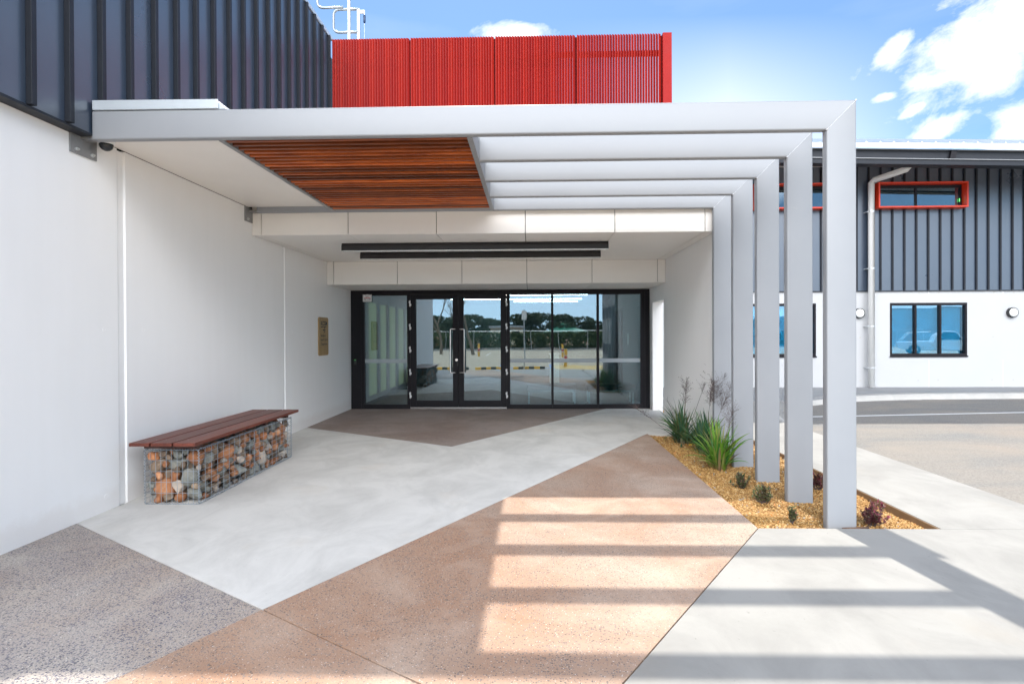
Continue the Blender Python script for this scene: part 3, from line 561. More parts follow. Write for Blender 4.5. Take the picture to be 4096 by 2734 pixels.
# ---- lobby
MB().box(-3.64,2.38,BY+0.13,19,-0.06,0.004).build('lobby_floor', 'carpet', bld)
MB().box(-3.64,2.38,BY+0.13,19,2.47,2.6).build('lobby_ceiling', 'lobby_wall', bld)
MB().box(-3.64,2.38,18.9,19.1,0.005,2.469).box(-3.64,-3.52,BY+0.13,18.9,0.005,2.469).box(2.25,2.38,BY+0.13,18.9,0.005,2.469).box(-3.519,-0.6,16.4,16.5,0.005,2.469).build('lobby_wall', 'lobby_wall', bld)
mb = MB(); y0 = 11.3
iw = MB()
for y in (11.35,12.25,13.05,13.95,14.85,15.75): iw.box(-3.519,-3.44,y,y+0.16,0.006,2.3)
iw.box(-3.519,-3.45,11.35,15.9,2.2,2.32).box(-3.519,-3.45,11.35,15.9,0.006,0.18)
ip = iw.build('lobby_door', 'teal_frame', bld)
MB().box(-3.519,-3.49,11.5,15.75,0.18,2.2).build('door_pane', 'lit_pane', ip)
mb = MB()
for y in (11.5,13.4,15.0,16.2): MB().box(-2.2 if y < 16 else -0.5,1.4,y,y+0.04,2.455,2.469).build('ceiling_or_fill_strip', 'lit', bld)  # nearest strip is an added lamp, out of view, to light the benches
MB().box(2.238,2.2495,12.6,12.68,1.25,1.5).build('light_switch', 'white_plastic', bld)
MB().box(2.20,2.2495,13.4,14.4,0.006,2.1).build('lobby_cupboard', 'black', bld)
def ottoman(x0, x1, label):
    b = empty('lobby_bench', ((x0+x1)/2, 11.85, 0), label, 'bench', 'padded benches in the lobby')
    MB().box(x0,x1,11.62,12.08,0.30,0.42).build('cushion', 'black_vinyl', b, bevel=0.025, seg=3)
    MB().box(x0+0.03,x1-0.03,11.65,11.68,0.262,0.298).box(x0+0.03,x1-0.03,12.02,12.05,0.262,0.298).box(x0+0.03,x0+0.06,11.681,12.019,0.262,0.298).box(x1-0.06,x1-0.03,11.681,12.019,0.262,0.298).build('seat_rail', 'chrome', b)
    for x in (x0+0.03, x1-0.06):
        for y in (11.65, 12.02): MB().box(x,x+0.03,y,y+0.03,0.005,0.261).build('leg', 'hinge', b)
ottoman(-0.09,0.98,'black padded bench on chrome legs behind the middle glass panes')
ottoman(1.20,2.22,'black padded bench on chrome legs behind the rightmost glass pane')
pd = empty('lobby_totem', (0.7,16.2,0), 'slim white pedestal standing behind the glass right of the doors', 'pedestal')
MB().box(0.56,0.84,16.1,16.35,0.005,0.90).build('pedestal', 'white_plastic', pd, bevel=0.01); MB().box(0.54,0.86,16.08,16.37,0.901,0.93).build('pedestal_top', 'white_plastic', pd, bevel=0.005)

# ------------------------------------------------------------------ portal frames
def portal(y, xl, label, n):
    p = empty('portal_frame', (2.435, y, 0), label, 'portal frame', 'silver steel portal frames of the entrance canopy')
    T = 0.075; r = 0.014; xi, xo = 2.32, 2.55; zi, zo = 3.087, 3.318; zb = -0.09
    def ring(o, i_):          # rounded rectangle in (u across the face 0..1, v depth)
        pts = []
        for cx, cy, a0 in ((1,1,0),(0,1,90),(0,0,180),(1,0,270)):
            for k in range(4): pts.append((cx, cy, math.radians(a0+k*30)))
        return pts
    def corner(cx, cy, a): return (r*math.cos(a)+(-r if cx else r), r*math.sin(a)+(-r if cy else r), cx, cy)
    secs = []
    for st in range(3):
        sec = []
        for cx, cy, a in ring(0, 0):
            du, dv, _, _ = corner(cx, cy, a); yv = y+(T if cy else 0)+dv
            off = du                                        # across the member, positive outwards
            X = (xo if cx else xi)+off; Z = (zo if cx else zi)+off
            if st == 0: sec.append((xl, yv, Z))
            elif st == 1: sec.append((X, yv, Z))
            else: sec.append((X, yv, zb))
        secs.append(sec)
    k = len(secs[0]); V = sum(secs, []); F = [tuple(range(k)), tuple(range(2*k,3*k))]
    bm_ = MB().add(secs[0]+secs[1], [tuple(range(k))]+[(j,(j+1)%k,k+(j+1)%k,k+j) for j in range(k)]); bm_.build('beam', 'silver', p)
    cm = MB().add(secs[1]+secs[2], [tuple(range(k,2*k))]+[(j,(j+1)%k,k+(j+1)%k,k+j) for j in range(k)]); cm.build('column', 'silver', p)
    for o in [c for c in p.children]:
        for f in o.data.polygons: f.use_smooth = len(f.vertices) == 4
        try: o.data.set_sharp_from_angle(angle=math.radians(35))
        except Exception: pass
    w = MB(); nseg = 26; path = []
    for i in range(nseg+1):
        f = i/nseg; path.append((xi+0.006+(xo-xi-0.012)*f+random.uniform(-.0015,.0015), y-0.0004, zi+0.006+(zo-zi-0.012)*f+random.uniform(-.0015,.0015)))
    w.tube(path, [0.0022*random.uniform(0.6,1.3) for _ in path], 6); w.tube([(xo-0.012,y+0.004,zo-0.012),(xo+0.001,y+0.002,zo+0.001)], [0.008,0.005], 8).tube([(xi-0.004,y+0.004,zi-0.004),(xi+0.012,y+0.002,zi+0.010)], [0.007,0.005], 8)
    w.build('weld_seam', 'weld', p, smooth=True)
    return p
PY = [4.326+0.66*i for i in range(5)]
LAB = ['frontmost silver steel portal frame whose beam spans the whole canopy', 'second silver portal frame from the front, beside the small green shrub', 'middle silver portal frame of the five, one in front of the bright strappy plant', 'fourth silver portal frame from the front, behind the bright strappy plant', 'rearmost silver portal frame standing against the white side wall']
for i, y in enumerate(PY):
    p = portal(y, -3.535 if i in (0, 4) else -0.463, LAB[i], i)
    if i in (0, 4):
        b = MB().prism([(y-0.10,3.15),(y-0.10,2.962),(y+0.165,2.962),(y+0.165,3.15)], -3.6445, -3.632, 'yzx').build('bracket_plate', 'grey_steel', p, bevel=0.002)
        MB().box(-3.632,-3.53,y+0.004,y+0.071,3.09,3.112).build('beam_end', 'grey_steel', p)
        mb = MB()
        for yy, zz in ((y-0.045,2.995),(y+0.110,2.995)): MB().cyl((-3.632,yy,zz),0.017,0.012,'x',6).cyl((-3.62,yy,zz),0.009,0.014,'x',8).build('bolt', 'galv', b)

# ------------------------------------------------------------------ slatted timber ceiling
tc = empty('slatted_ceiling', (-1.5, 5.6, 3.1), 'reddish brown timber batten ceiling hung in a grey steel frame under the canopy', 'ceiling panel')
MB().box(-2.544,-2.50,4.404,6.962,3.087,3.26).build('frame_bar', 'grey_steel', tc, bevel=0.003)
MB().box(-0.51,-0.464,4.404,6.962,3.087,3.26).build('frame_bar', 'silver', tc, bevel=0.003)
MB().box(-2.499,-0.511,6.905,6.961,3.092,3.11).build('frame_bar', 'silver', tc, bevel=0.002)
nb = 27
for i in range(nb):
    y = 4.45+i*(6.86-4.45)/(nb-1)
    MB().box(-2.499,-0.511,y-0.017,y+0.017,3.094,3.175).build('batten', 'batten', tc, bevel=0.003)
MB().box(-2.499,-0.511,4.404,6.962,3.225,3.2605).build('ceiling_lining', 'bearer', tc)
# dark structure hidden above the battens
mb = MB()
for x in (-2.0,-1.5,-1.0): mb.box(x-0.02,x+0.02,4.41,6.90,3.1755,3.22)
mb.build('batten_rail', 'bearer', tc)

# ------------------------------------------------------------------ red screen
RY = 9.667
rs = empty('red_screen', (-0.5, RY, 4.0), 'tall red vertical slat screen above the entrance roof', 'screen')
xs = [-3.535,-2.128,-0.618,0.823,2.330]
for a, b in zip(xs[:-1], xs[1:]):
    mb = MB(); n = int(round((b-a-0.03)/0.0482)); st = (b-a-0.03)/n
    for i in range(n):
        x = a+0.013+i*st
        pl = [(x,RY),(x+0.011,RY+0.003),(x+0.050,RY+0.040),(x+0.050,RY+0.046),(x+0.046,RY+0.046),(x+0.046,RY+0.042),(x+0.009,RY+0.006),(x,RY+0.003)]
        mb.prism(pl, 3.43, 6.775)
    mb.build('slat_panel', 'red_blade', rs)
    mb = MB(); mb.box(b-0.030,b+0.030,RY+0.055,RY+0.13,3.43,6.76); mb.build('panel_post', 'red_shade', rs)  # posts coloured dark to stand for the shadow in the panel gaps
MB().box(2.343,2.499,RY-0.004,RY+0.16,3.43,6.785).build('end_post', 'red', rs, bevel=0.003)
MB().box(-3.53,2.34,RY+0.101,RY+0.15,6.44,6.53).box(-3.53,2.34,RY+0.101,RY+0.15,4.6,4.68).build('rail', 'red', rs)
# ladder head and fall arrester above the screen
LY = 10.6
ld = empty('roof_ladder', (-3.45,LY,3.42), 'galvanised ladder head with looped guard rails rising behind the red screen', 'ladder')
for x, zt in ((-3.524,8.6),(-3.338,7.87)): MB().box(x-0.029,x+0.029,LY-0.02,LY+0.02,3.42,zt).build('stile', 'grey_galv', ld, bevel=0.006)
def loop(pts, r=0.023):
    out = []; P = [Vector(p) for p in pts]
    for i, p in enumerate(P):
        if i in (0, len(P)-1): out.append(p); continue
        a, b = (P[i-1]-p).normalized()*0.12, (P[i+1]-p).normalized()*0.12
        for k in range(7): t = k/6; out.append(p+a*(1-t)**2+b*t**2)
    return MB().tube(out, r, 10)
loop([(-3.54,LY-0.3,7.714),(-4.03,LY-0.3,7.714),(-4.03,LY-0.3,8.7),(-3.54,LY-0.3,8.7)]).build('guard_hoop', 'grey_galv', ld, smooth=True)
loop([(-3.34,LY,7.855),(-3.83,LY,7.855),(-3.83,LY,7.408),(-3.34,LY,7.408)]).build('guard_hoop', 'grey_galv', ld, smooth=True)
MB().box(-3.31,-3.21,LY-0.015,LY+0.015,7.765,7.835).build('anchor_arm', 'galv', ld, bevel=0.006)
fa = empty('fall_arrester', (-3.222,LY,7.7), 'dark blue fall arrester hanging on a wire from the ladder head', 'safety device')
MB().tube([(-3.222,LY,7.745),(-3.222,LY,7.73),(-3.222,LY,7.60),(-3.222,LY,7.578)], [0.014,0.023,0.023,0.010], 12).build('housing', 'blue_plastic', fa, smooth=True)
MB().tube([(-3.222,LY,7.79),(-3.222,LY,7.746)], 0.009, 8).build('shackle', 'chrome', fa); MB().tube([(-3.222,LY,7.578),(-3.226,LY,3.42)], 0.004, 6).build('wire', 'galv', fa)

# ------------------------------------------------------------------ fixtures
for (y, lab) in ((7.74,'front black linear light fixed under the white upper soffit'),(8.59,'rear black linear light fixed under the white upper soffit')):
    l = empty('linear_light', (-0.8,y,2.8), lab, 'light', 'black linear lights under the soffit')
    MB().prism([(y-0.045,2.699),(y+0.045,2.699),(y+0.045,2.765),(y+0.030,2.804),(y-0.030,2.804),(y-0.045,2.765)], -2.69, 1.10, 'yzx').build('lamp_body', 'black_light', l, bevel=0.002)
    MB().box(-2.685,1.095,y-0.038,y+0.038,2.690,2.6985).build('diffuser', 'opal', l)
cc = empty('security_camera', (-3.56,4.50,3.11), 'small black dome camera tucked under the front beam on the left wall', 'camera')
MB().cyl((-3.56,4.50,3.108),0.062,0.047,'z',24).build('housing', 'white_plastic', cc, bevel=0.004)
bm = bmesh.new(); bmesh.ops.create_uvsphere(bm, u_segments=20, v_segments=12, radius=0.052); me = bpy.data.meshes.new('dome'); bm.to_mesh(me); bm.free(); me.materials.append(M['car_glass'])
for p_ in me.polygons: p_.use_smooth = True
dm = bpy.data.objects.new('dome', me); COL.objects.link(dm); dm.parent = cc; dm.location = (0,0,-0.006); ORG['dome'] = Vector((0,0,0))
# plywood sign
sg = empty('wall_sign', (-3.64,9.464,1.476), 'tan plywood direction sign with black lettering on the left wall', 'sign')
def rrect(a0, a1, b0, b1, r, n=6):
    out = []
    for cx, cy, s in ((a1-r,b1-r,0),(a0+r,b1-r,90),(a0+r,b0+r,180),(a1-r,b0+r,270)):
        for k in range(n+1): t = math.radians(s+90*k/n); out.append((cx+r*math.cos(t), cy+r*math.sin(t)))
    return out
MB().prism(rrect(9.247,9.681,1.144,1.808,0.045), -3.6445, -3.626, 'yzx').build('board', 'ply', sg)
mb = MB(); fx = lambda y, z: (lambda a, b: (-3.6250, y+a, z+b))
text(mb, 'KCGM', 0.108, fx(9.335,1.667), 0.004, 0.92)
for a, b in ((9.338,9.445),(9.462,9.582)): mb.box(-3.6256,-3.6245,a,b,1.632,1.648)
text(mb, '→', 0.16, fx(9.40,1.535), 0.003)
text(mb, 'Reception', 0.062, fx(9.322,1.472), 0.001, 0.86); text(mb, 'Squash Courts', 0.062, fx(9.322,1.400), 0.001, 0.86); text(mb, 'Changerooms', 0.062, fx(9.322,1.326), 0.001, 0.86)
mb.build('lettering', 'ink', sg)
# warning sticker
st = empty('warning_sticker', (-3.31,BY-0.01,2.25), 'white security warning sticker in the top corner of the left glass', 'sticker')
MB().prism(rrect(-3.403,-3.223,2.170,2.326,0.012), BY+0.0035, BY+0.0055, 'xzy').build('sheet', 'white_plastic', st)
mb = MB(); yq = BY+0.0028; fy = lambda x, z: (lambda a, b: (x+a, yq, z+b))
for (a, b, c, d) in ((-3.394,-3.391,2.180,2.317),(-3.235,-3.232,2.180,2.317),(-3.394,-3.232,2.180,2.183),(-3.394,-3.34,2.312,2.317),(-3.286,-3.232,2.312,2.317),(-3.382,-3.346,2.213,2.222),(-3.280,-3.244,2.213,2.222)): mb.box(a,b,yq-0.0005,yq+0.0005,c,d)
for (z, a, b) in ((2.281,-3.36,-3.27),(2.270,-3.34,-3.29),(2.226,-3.384,-3.242)): mb.box(a,b,yq-0.0005,yq+0.0005,z,z+0.004)
text(mb, '9090 4722', 0.024, fy(-3.371,2.189), 0.0, 1.0); mb.build('lettering', 'ink', st)
mb = MB(); text(mb, 'WARNING', 0.027, fy(-3.377,2.240), 0.0012, 0.98); mb.build('red_lettering', 'red_ink', st)
cr = empty('card_reader', (-3.563,BY-0.01,0.95), 'small black card reader on the wide black door post', 'card reader')
MB().prism(rrect(-3.584,-3.542,0.901,1.005,0.012), BY-0.022, BY-0.0005, 'xzy').build('reader_body', 'black_plastic', cr, bevel=0.003)
MB().box(-3.576,-3.550,BY-0.0235,BY-0.0222,0.990,0.996).build('indicator', 'led', cr)

# ------------------------------------------------------------------ gabion bench
gb = empty('gabion_bench', (-3.2,5.7,0), 'stone filled wire gabion bench with dark red timber seat by the left wall', 'bench')
gx0, gx1, gy0, gy1, gz1 = -3.442, -2.955, 4.765, 6.632, 0.487
for i, (a, b) in enumerate(((-3.505,-3.326),(-3.311,-3.127),(-3.112,-2.920))): MB().box(a,b,4.655,6.775,0.536,0.567).build('plank', 'plank', gb, bevel=0.004)
for y in (4.80,5.42,6.04,6.55): MB().box(-3.45,-2.965,y-0.035,y+0.035,0.497,0.5355).build('bearer', 'bearer', gb, bevel=0.003)
mb = MB()
for y in (4.80,5.42,6.04,6.55):
    for x in (-3.46,-3.36,-3.27,-3.17,-3.07,-2.965): MB().cyl((x,y,0.5655),0.0055,0.0022,'z',8).build('screw', 'grey_steel', gb)
def cage():
    mb = MB(); w = 0.0020
    def wire(a, b):
        d = Vector(b)-Vector(a); n = max(2, int(d.length/0.12)); mb.tube([Vector(a)+d*i/n+Vector([random.uniform(-.0012,.0012) for _ in range(3)]) for i in range(n+1)], w, 5, False)
    for i in range(11):
        x = gx0+(gx1-gx0)*i/10
        wire((x,gy0,0.004),(x,gy0,gz1)); wire((x,gy1,0.004),(x,gy1,gz1))
    for i in range(6):
        z = 0.004+(gz1-0.004)*i/5
        for y in (gy0,gy1): wire((gx0,y,z),(gx1,y,z))
    for i in range(20):
        y = gy0+(gy1-gy0)*i/19
        for x in (gx0,gx1): wire((x,y,0.004),(x,y,gz1))
        wire((gx0,y,gz1),(gx1,y,gz1))
    for i in range(11):
        z = 0.004+(gz1-0.004)*i/10
        for x in (gx0,gx1): wire((x,gy0,z),(x,gy1,z))
    c = mb.build('wire_cage', 'wire', gb, smooth=True)
    mb = MB()
    def spiral(a, b, turns, r=0.009):
        a, b = Vector(a), Vector(b); d = (b-a).normalized(); u = d.orthogonal().normalized(); v = d.cross(u); n = turns*8
        mb.tube([a+(b-a)*i/n+(u*math.cos(6.2832*i/8)+v*math.sin(6.2832*i/8))*r for i in range(n+1)], 0.0021, 4, False)
    ym = (gy0+gy1)/2+0.04
    for x, y in ((gx0,gy0),(gx1,gy0),(gx1,gy1),(gx1,ym)): spiral((x,y,0.01),(x,y,gz1), 18)
    for z in (0.008,gz1):
        spiral((gx0,gy0,z),(gx1,gy0,z), 20, 0.007); spiral((gx1,gy0,z),(gx1,gy1,z), 62, 0.008)
    mb.build('lacing_wire', 'wire', c, smooth=True)
cage()
ICO = None
def rock_mesh(c, r, nm, mat, parent, sub=2):
    bm = bmesh.new(); bmesh.ops.create_icosphere(bm, subdivisions=sub+1, radius=1.0)
    sc = Vector([r[i] for i in range(3)]); rot = Matrix.Rotation(random.uniform(0,6.28), 3, Vector((random.uniform(-1,1),random.uniform(-1,1),random.uniform(-1,1))).normalized())
    cuts = [(Vector((random.gauss(0,1),random.gauss(0,1),random.gauss(0,1))).normalized(), random.uniform(0.46,0.82)) for _ in range(12 if mat != 'rock_orange' else 6)]
    ph = [random.uniform(0,6) for _ in range(6)]
    for v in bm.verts:
        p = v.co.copy()
        for n, d in cuts:
            e = p.dot(n)-d
            if e > 0: p -= n*e*0.9
        k = 1+0.05*math.sin(5*p.x+ph[0])*math.sin(5*p.y+ph[1])+0.035*math.sin(11*p.z+ph[2])*math.sin(9*p.x+ph[3])
        p = rot @ (p*k); v.co = Vector((p.x*sc.x, p.y*sc.y, p.z*sc.z))+c
    return bm
def stones():
    cands = []; placed = []
    def ok(p, r):
        for q, s in placed:
            if (p-q).length < (r+s)*0.83: return False
        return True
    for r, tries in ((0.118,200),(0.098,500),(0.078,900),(0.060,1500),(0.046,2400),(0.034,2600)):
        for _ in range(tries):
            k = random.random()
            if k < 0.36: p = Vector((random.uniform(gx0+r*0.8,gx1-r*0.8), gy0+r*random.uniform(1.02,1.45)+0.006, random.uniform(r*0.8,gz1-r*0.95)))
            elif k < 0.92: p = Vector((gx1-r*random.uniform(1.02,1.45)-0.006, random.uniform(gy0+r*0.8,gy1-r*0.8), random.uniform(r*0.8,gz1-r*0.95)))
            else: p = Vector((random.uniform(gx0+r,gx1-r), random.uniform(gy0+r,gy1-r), gz1-r))
            if ok(p, r): placed.append((p, r))
    placed.sort(key=lambda t: -t[1]*4.76/max(t[0].y,4.7))
    rest = {}
    mats = ['rock_orange','rock_grey','rock_orange','rock_grey','rock_brown','rock_pale','rock_brown','rock_orange']
    for i, (p, r) in enumerate(placed):
        m = random.choice(mats); s = [r*random.uniform(0.98,1.12) for _ in range(3)]
        s[random.choice([0,1,2])] *= 1.12
        s = [min(s[0], (gx1-0.002-p.x), (p.x-gx0)*1.0) if p.x > gx1-0.13 else s[0], min(s[1], p.y-gy0-0.002) if p.y < gy0+0.13 else s[1], min(s[2], p.z*1.0+0.01)]
        s = [max(v, r*0.75) for v in s]
        bm = rock_mesh(p, s, 'rock', m, gb, 2 if i < 100 else 1)
        if i < 100:
            org = ORG[gb.name]
            for v in bm.verts: v.co -= org
            me = bpy.data.meshes.new('rock'); bm.to_mesh(me); me.materials.append(M[m])
            for f in me.polygons: f.use_smooth = True
            o = bpy.data.objects.new('rock', me); COL.objects.link(o); o.parent = gb; ORG[o.name] = org
            if not m == 'rock_orange':
                try: me.set_sharp_from_angle(angle=math.radians(24))
                except Exception: pass
        else:
            V, F = rest.setdefault('all', ([], [])); n = len(V); V += [tuple(v.co) for v in bm.verts]; F += [(tuple(n+v.index for v in f.verts), m) for f in bm.faces]
        bm.free()
    V, F = rest['all']; org = ORG[gb.name]; me = bpy.data.meshes.new('rubble'); me.from_pydata([tuple(Vector(v)-org) for v in V], [], [f for f, _ in F])
    ml = ['rock_orange','rock_grey','rock_brown','rock_pale']
    for m in ml: me.materials.append(M[m])
    for pl, (_, m) in zip(me.polygons, F): pl.material_index = ml.index(m); pl.use_smooth = True
    o = bpy.data.objects.new('rubble', me); COL.objects.link(o); o.parent = gb; ORG[o.name] = org; o['kind'] = 'stuff'
    MB().box(gx0+0.16,gx1-0.16,gy0+0.16,gy1-0.16,0.01,gz1-0.10).build('rubble_core', 'rock_brown', gb)
stones()

# ------------------------------------------------------------------ plants
def strap(name, loc, n, L, mat, seed, label, spread=1.0, lean=(0,0), stalks=()):
    r = np.random.default_rng(seed); p = empty(name, loc, label, 'plant', 'strappy leaved plants in the gravel bed')
    V = []; F = []; A = []; seg = 9
    for i in range(n):
        az = r.uniform(0, 2*math.pi); tilt = abs(r.normal(0.52, 0.36))*spread+0.05; l = L*r.uniform(0.6, 1.1)*(1.0-0.15*min(1, tilt)); w = r.uniform(0.009, 0.0155); droop = r.uniform(0.2, 1.15)*(0.35+tilt)
        base = np.array([loc[0]+r.normal(0, 0.032), loc[1]+r.normal(0, 0.032), loc[2]-0.01]); d = np.array([math.cos(az)+lean[0], math.sin(az)+lean[1]]); d /= np.linalg.norm(d)+1e-6
        tw = r.normal(0, 0.6); pos = base.copy(); ang = tilt*0.55; b = len(V)
        for k in range(seg+1):
            t = k/seg; wid = w*(0.55+1.1*t if t < 0.35 else 0.95*(1-((t-0.35)/0.65)**1.8))+0.0006
            dirv = np.array([d[0]*math.sin(ang), d[1]*math.sin(ang), math.cos(ang)]); side = np.array([-d[1], d[0], 0.0]); nrm = np.cross(dirv, side)
            s2 = side*math.cos(tw*t)+nrm*math.sin(tw*t); mid = pos+nrm*wid*0.35
            V += [tuple(pos-s2*wid), tuple(mid), tuple(pos+s2*wid)]; A += [t]*3
            pos = pos+dirv*(l/seg); ang = min(2.5, ang+(tilt*0.5/seg)+droop*(t**1.6)*2.2/seg)
        for k in range(seg):
            a = b+3*k; F += [(a,a+1,a+4,a+3),(a+1,a+2,a+5,a+4)]
    fast('leaves', np.array(V), np.array(F), mat, p, True, np.array(A))
    for (dx, dy, h, bx, by, dens) in stalks:
        mb = MB(); top = Vector((loc[0]+dx, loc[1]+dy, loc[2]+h)); bs = Vector((loc[0]+bx, loc[1]+by, loc[2])); mid = bs.lerp(top, 0.5)+Vector((0, 0, 0.06))
        pts = [bs*(1-t)**2+mid*2*t*(1-t)+top*t*t for t in [k/10 for k in range(11)]]; mb.tube(pts, [0.0035*(1-0.7*k/10) for k in range(11)], 5)
        ax = (pts[-1]-pts[-3]).normalized()
        for j in range(dens):
            t0 = r.uniform(0.62, 1.0); q = bs*(1-t0)**2+mid*2*t0*(1-t0)+top*t0*t0
            dv = Vector((r.normal(), r.normal(), abs(r.normal())*0.7)).normalized(); e = q+(dv*0.75+ax*0.5)*r.uniform(0.05, 0.15)*(1.25-0.5*t0)
            mb.tube([q, q.lerp(e, 0.5)+Vector((0,0,0.006)), e], [0.0012,0.001,0.0007], 4, False)
            for m in range(3):
                e2 = e+Vector((r.normal(0,0.020), r.normal(0,0.020), r.normal(0.008,0.016))); mb.tube([q.lerp(e,0.6), e2], 0.0006, 3, False)
                s_ = r.uniform(0.0025, 0.0045); mb.tube([e2-Vector((0,0,s_)), e2, e2+Vector((0,0,s_))], [0.0005, s_, 0.0005], 5, False)
        mb.build('flower_stalk', 'stalk', p)
    return p
strap('strappy_plant', (2.10,7.60,-0.035), 130, 0.63, 'strap_dark', 3, 'blue green strappy plant at the back corner of the gravel bed', 1.15, (-0.25,-0.1),
      ((-0.72,-0.30,0.55,-0.02,0,26),(0.02,-0.1,0.86,0,0,60),(0.36,-0.1,1.06,0.02,0,34),(-0.22,-0.05,0.62,0,0,6)))
strap('strappy_plant', (2.19,6.97,-0.035), 120, 0.62, 'strap_dark', 5, 'dark green strappy plant with dry flower heads between its two neighbours', 0.95, (0.05,0),
      ((0.10,-0.05,0.92,0,0,80),(0.22,0.02,0.95,0.02,0,75),(0.30,-0.1,0.86,0.02,0,45)))
strap('strappy_plant', (2.11,6.19,-0.04), 150, 0.60, 'strap_light', 8, 'bright green strappy plant nearest the front of the gravel bed', 1.05, (0,0),
      ((0.14,-0.05,0.66,0,0,34),))
def shrub(loc, h, w, mat, seed, label, nst=16, group='small dark shrubs planted in the gravel'):
    r = np.random.default_rng(seed); p = empty('small_shrub', loc, label, 'shrub', group); mb = MB(); V = []; F = []
    for i in range(nst):
        az = r.uniform(0, 6.283); lean = r.uniform(0.05, 1.0); hh = h*r.uniform(0.6, 1.05)*(1-0.35*lean*lean); ex = w*lean*0.95
        b = np.array(loc)+np.array([r.normal(0,0.012), r.normal(0,0.012), -0.01]); e = b+np.array([math.cos(az)*ex, math.sin(az)*ex, hh]); mid = (b+e)/2+np.array([math.cos(az)*ex*0.2, math.sin(az)*ex*0.2, -hh*0.05])
        pts = [b*(1-t)**2+mid*2*t*(1-t)+e*t*t for t in np.linspace(0, 1, 6)]; mb.tube(pts, [0.003,0.0028,0.0025,0.002,0.0016,0.001], 5)
        nl = int(16+hh*150)
        for k in range(nl):
            t = r.uniform(0.22, 1.0)**0.75; q = b*(1-t)**2+mid*2*t*(1-t)+e*t*t; a2 = r.uniform(0, 6.283); up = r.uniform(0.2, 0.95)
            d = np.array([math.cos(a2)*(1-up*0.5), math.sin(a2)*(1-up*0.5), up]); d /= np.linalg.norm(d); s = np.cross(d, [0,0,1.0]); s /= np.linalg.norm(s)+1e-6
            l = r.uniform(0.018, 0.034)*(h/0.17)**0.5; ww = l*0.26; n = len(V); nn = np.cross(d, s)
            V += [q, q+d*l*0.5-s*ww+nn*ww*0.3, q+d*l, q+d*l*0.5+s*ww+nn*ww*0.3]; F.append((n, n+1, n+2, n+3))
    mb.build('stems', 'stalk', p); fast('leaves', np.array(V), np.array(F), mat, p)
def gzf(x, y): return float(gz(x, y))
shrub((2.078,5.42,gzf(2.078,5.42)), 0.17, 0.115, 'shrub_green', 1, 'low dark green shrub in the gravel left of the third column', 22)
shrub((2.069,4.91,gzf(2.069,4.91)), 0.17, 0.105, 'shrub_green', 2, 'rounded green and maroon shrub in front of the second column', 24)
shrub((2.085,4.43,gzf(2.085,4.43)), 0.145, 0.075, 'shrub_green', 3, 'smallest sparse shrub left of the front column near the paving', 8)
shrub((2.70,4.40,gzf(2.70,4.40)), 0.215, 0.125, 'shrub_red', 4, 'burgundy leaved shrub right of the front column', 18)
shrub((2.80,5.38,gzf(2.8,5.38)), 0.18, 0.10, 'shrub_red', 6, 'dark shrub half hidden between the two front columns', 16)
shrub((2.78,8.9,-0.04), 0.2, 0.12, 'shrub_red', 9, 'small dark shrub behind the rear columns', 12)
tg = empty('plant_tag', (2.17,7.48,-0.03), 'tiny yellow nursery tag in the gravel below the strappy plants', 'tag'); MB().box(2.15,2.19,7.478,7.482,-0.035,-0.005).build('tag_card', 'line_yellow', tg)

# ------------------------------------------------------------------ far building
FY = 14.025
fb = empty('side_building', (10, 16, 0), 'two tone building with white base, dark cladding and orange window hoods', 'building')
WZ = 2.545
wins = ((5.33,7.236),(9.087,10.995),(13.0,14.9),(17,18.9))
mb = MB()
XE = 26
xs_ = [2.65]+sum([[a, b] for a, b in wins], [])+[XE]
for i in range(len(xs_)-1):
    if i % 2 == 0: mb.box(xs_[i],xs_[i+1],FY,FY+0.2,0,WZ)
    else: mb.box(xs_[i],xs_[i+1],FY,FY+0.2,0,0.883).box(xs_[i],xs_[i+1],FY,FY+0.2,2.247,WZ)
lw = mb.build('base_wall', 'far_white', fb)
mb = MB()
for x in (8.2,10.05,11.887,13.7,15.5): 
    mb.box(x-0.004,x+0.004,FY-0.0015,FY+0.01,0.13,0.80); mb.box(x-0.004,x+0.004,FY-0.0015,FY+0.01,2.30,WZ-0.005)
mb.build('panel_joint', 'sealant', lw)
mb = MB()
for x, z in ((9.791,0.294),(10.284,0.3),(11.623,0.302),(12.139,0.301),(11.644,1.384),(9.807,2.50),(10.3,2.50),(11.66,2.50),(12.15,2.50),(8.34,1.376),(8.34,0.29)): MB().tube([(x,FY+0.002,z),(x,FY-0.002,z)], [0.024,0.019], 12).build('cast_mark', 'kerb', lw)
ribs = MB(); mb = MB(); mb.box(2.65,XE,FY-0.02,FY+0.18,WZ+0.012,5.70)
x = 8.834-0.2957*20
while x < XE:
    if any(h0-0.02 < x < h0+2.21 for h0 in (5.60, 8.66)): ribs.box(x-0.017,x+0.017,FY-0.060,FY-0.0205,WZ+0.02,4.598).box(x-0.017,x+0.017,FY-0.060,FY-0.0205,5.237,5.69)
    else: ribs.box(x-0.017,x+0.017,FY-0.060,FY-0.0205,WZ+0.02,5.69)
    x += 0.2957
MBc = mb.build('metal_cladding', 'clad', fb); ribs.build('shade_dark_ribs', 'clad_dark', MBc, bevel=0.003)  # rib shading put into a darker colour here as well
MB().box(2.65,XE,FY-0.045,FY+0.1,WZ-0.006,WZ+0.0115).build('base_flashing', 'clad_dark', MBc)
MB().box(2.65,XE,FY+0.2,FY+9,0,5.6).build('rear_block', 'room_dark', fb)
